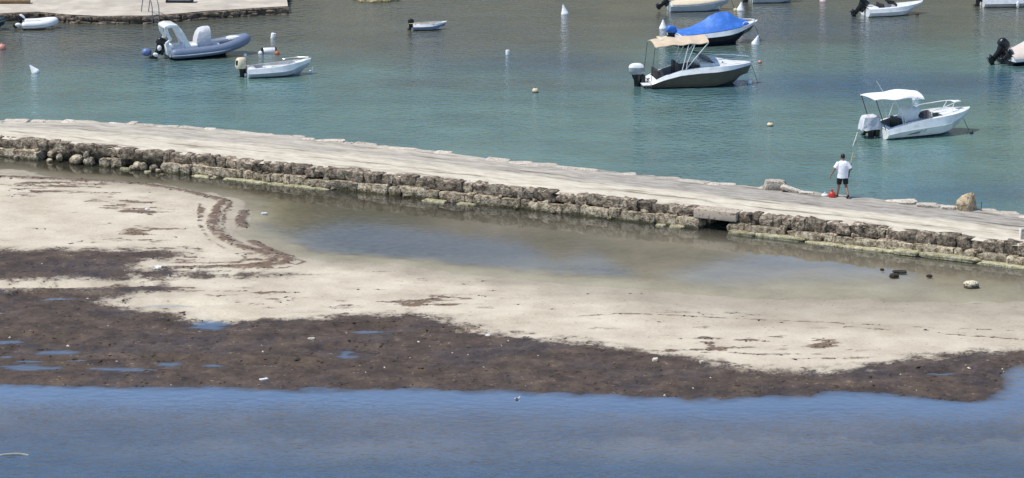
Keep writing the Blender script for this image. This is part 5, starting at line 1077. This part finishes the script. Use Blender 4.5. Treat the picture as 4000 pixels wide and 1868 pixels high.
# bags at his feet
def bag(name, px, py, rx, ry, rz, mat, label, seed):
    b_ = bwz(px, py); r = empty(name, tuple(b_)); tag(r, label, 'bag'); m_ = MB(); rings = []
    for z, w in [(0, 0.75), (0.12, 1.0), (0.4, 1.05), (0.65, 0.92), (0.85, 0.6), (0.95, 0.28), (1.05, 0.22), (1.15, 0.34)]:
        rings.append([Vector((rx*w*math.cos(a)*(1+0.18*mnoise.noise(Vector((math.cos(a)*2, math.sin(a)*2, z*3+seed)))), ry*w*math.sin(a), rz*z)) for a in [2*math.pi*k/16 for k in range(16)]])
    m_.loft(rings).obj('sack', mat, r, smooth=35)
    MB().tube(curve([(-rx*.2, 0, rz*1.05), (-rx*.15, 0, rz*1.3), (rx*.15, 0, rz*1.3), (rx*.2, 0, rz*1.05)]), 0.012, 6).obj('handle', mat, r); return r
bag('red_bag', 3250, 772, 0.15, 0.13, 0.26, REDP, 'bright red plastic bag beside the man left foot', 3)
bag('white_bag', 3222, 768, 0.14, 0.10, 0.13, WHITEP, 'small white bag behind the red bag', 8)

# ================================================================== weed litter: loose tufts and shell specks
def scatter(name, N, cond, mat, size, seed, flat=0.5):
    rg = np.random.default_rng(seed); gx = rg.uniform(-22, 22, N*6); gy = rg.uniform(113, 152, N*6)
    X_, Y_ = gx[None, :], gy[None, :]; z_, wd, wt_, dp_, ds_ = terrain(X_, Y_); ok = cond(z_[0], wd[0], dp_[0], ds_[0], rg.random(N*6)) & (gy < np.interp(gx, wlx, wly)-0.6); idx = np.nonzero(ok)[0][:N]
    vs, fs = [], []
    for i in idx:
        c = np.array((gx[i], gy[i], z_[0][i])); s_ = size*rg.uniform(0.4, 1.6); a = rg.uniform(0, 6.28); e = rg.uniform(1, 2.6)
        n0 = len(vs)
        for k in range(4):
            q = a+k*1.5708+rg.uniform(-.4, .4); w = s_*(e if k % 2 == 0 else 1)
            vs.append((c[0]+w*math.cos(q), c[1]+w*math.sin(q), c[2]-0.005))
        vs.append((c[0]+rg.uniform(-.3, .3)*s_, c[1]+rg.uniform(-.3, .3)*s_, c[2]+s_*flat)); fs += [(n0+k, n0+(k+1) % 4, n0+4) for k in range(4)]
    me_ = bpy.data.meshes.new(name); me_.from_pydata(vs, [], fs); me_.update(); me_.materials.append(mat); o = bpy.data.objects.new(name, me_); COL.objects.link(o); o['kind'] = 'stuff'; return o
TUFT = pm('dry_weed_tuft', (0.070, 0.047, 0.031), 0.9, 0.6, 0.9)
TUFT2 = pm('pale_weed_tuft', (0.19, 0.14, 0.095), 0.9, 0.5, 0.9)
o = scatter('seaweed_tufts', 4500, lambda z, w, dp_, ds_, r_: (w > 0.35) & (z > 0.0), TUFT, 0.045, 5, 0.28); o['label'] = 'dark dead seagrass heaped along the shore'
o = scatter('dry_seaweed', 3500, lambda z, w, dp_, ds_, r_: (w > 0.5) & (z > 0.0), TUFT2, 0.035, 6, 0.28); o['label'] = 'dry brown seagrass scraps on the weed banks'
o = scatter('beach_debris', 900, lambda z, w, dp_, ds_, r_: (w < 0.2) & (z > 0.005), TUFT2, 0.022, 7, 0.3); o['label'] = 'scattered dark seagrass scraps on the sand'
o = scatter('shell_fragments', 80, lambda z, w, dp_, ds_, r_: (w > 0.6) & (z > 0.0), PALE, 0.032, 8, 0.9); o['label'] = 'pale shell fragments on the dark weed'
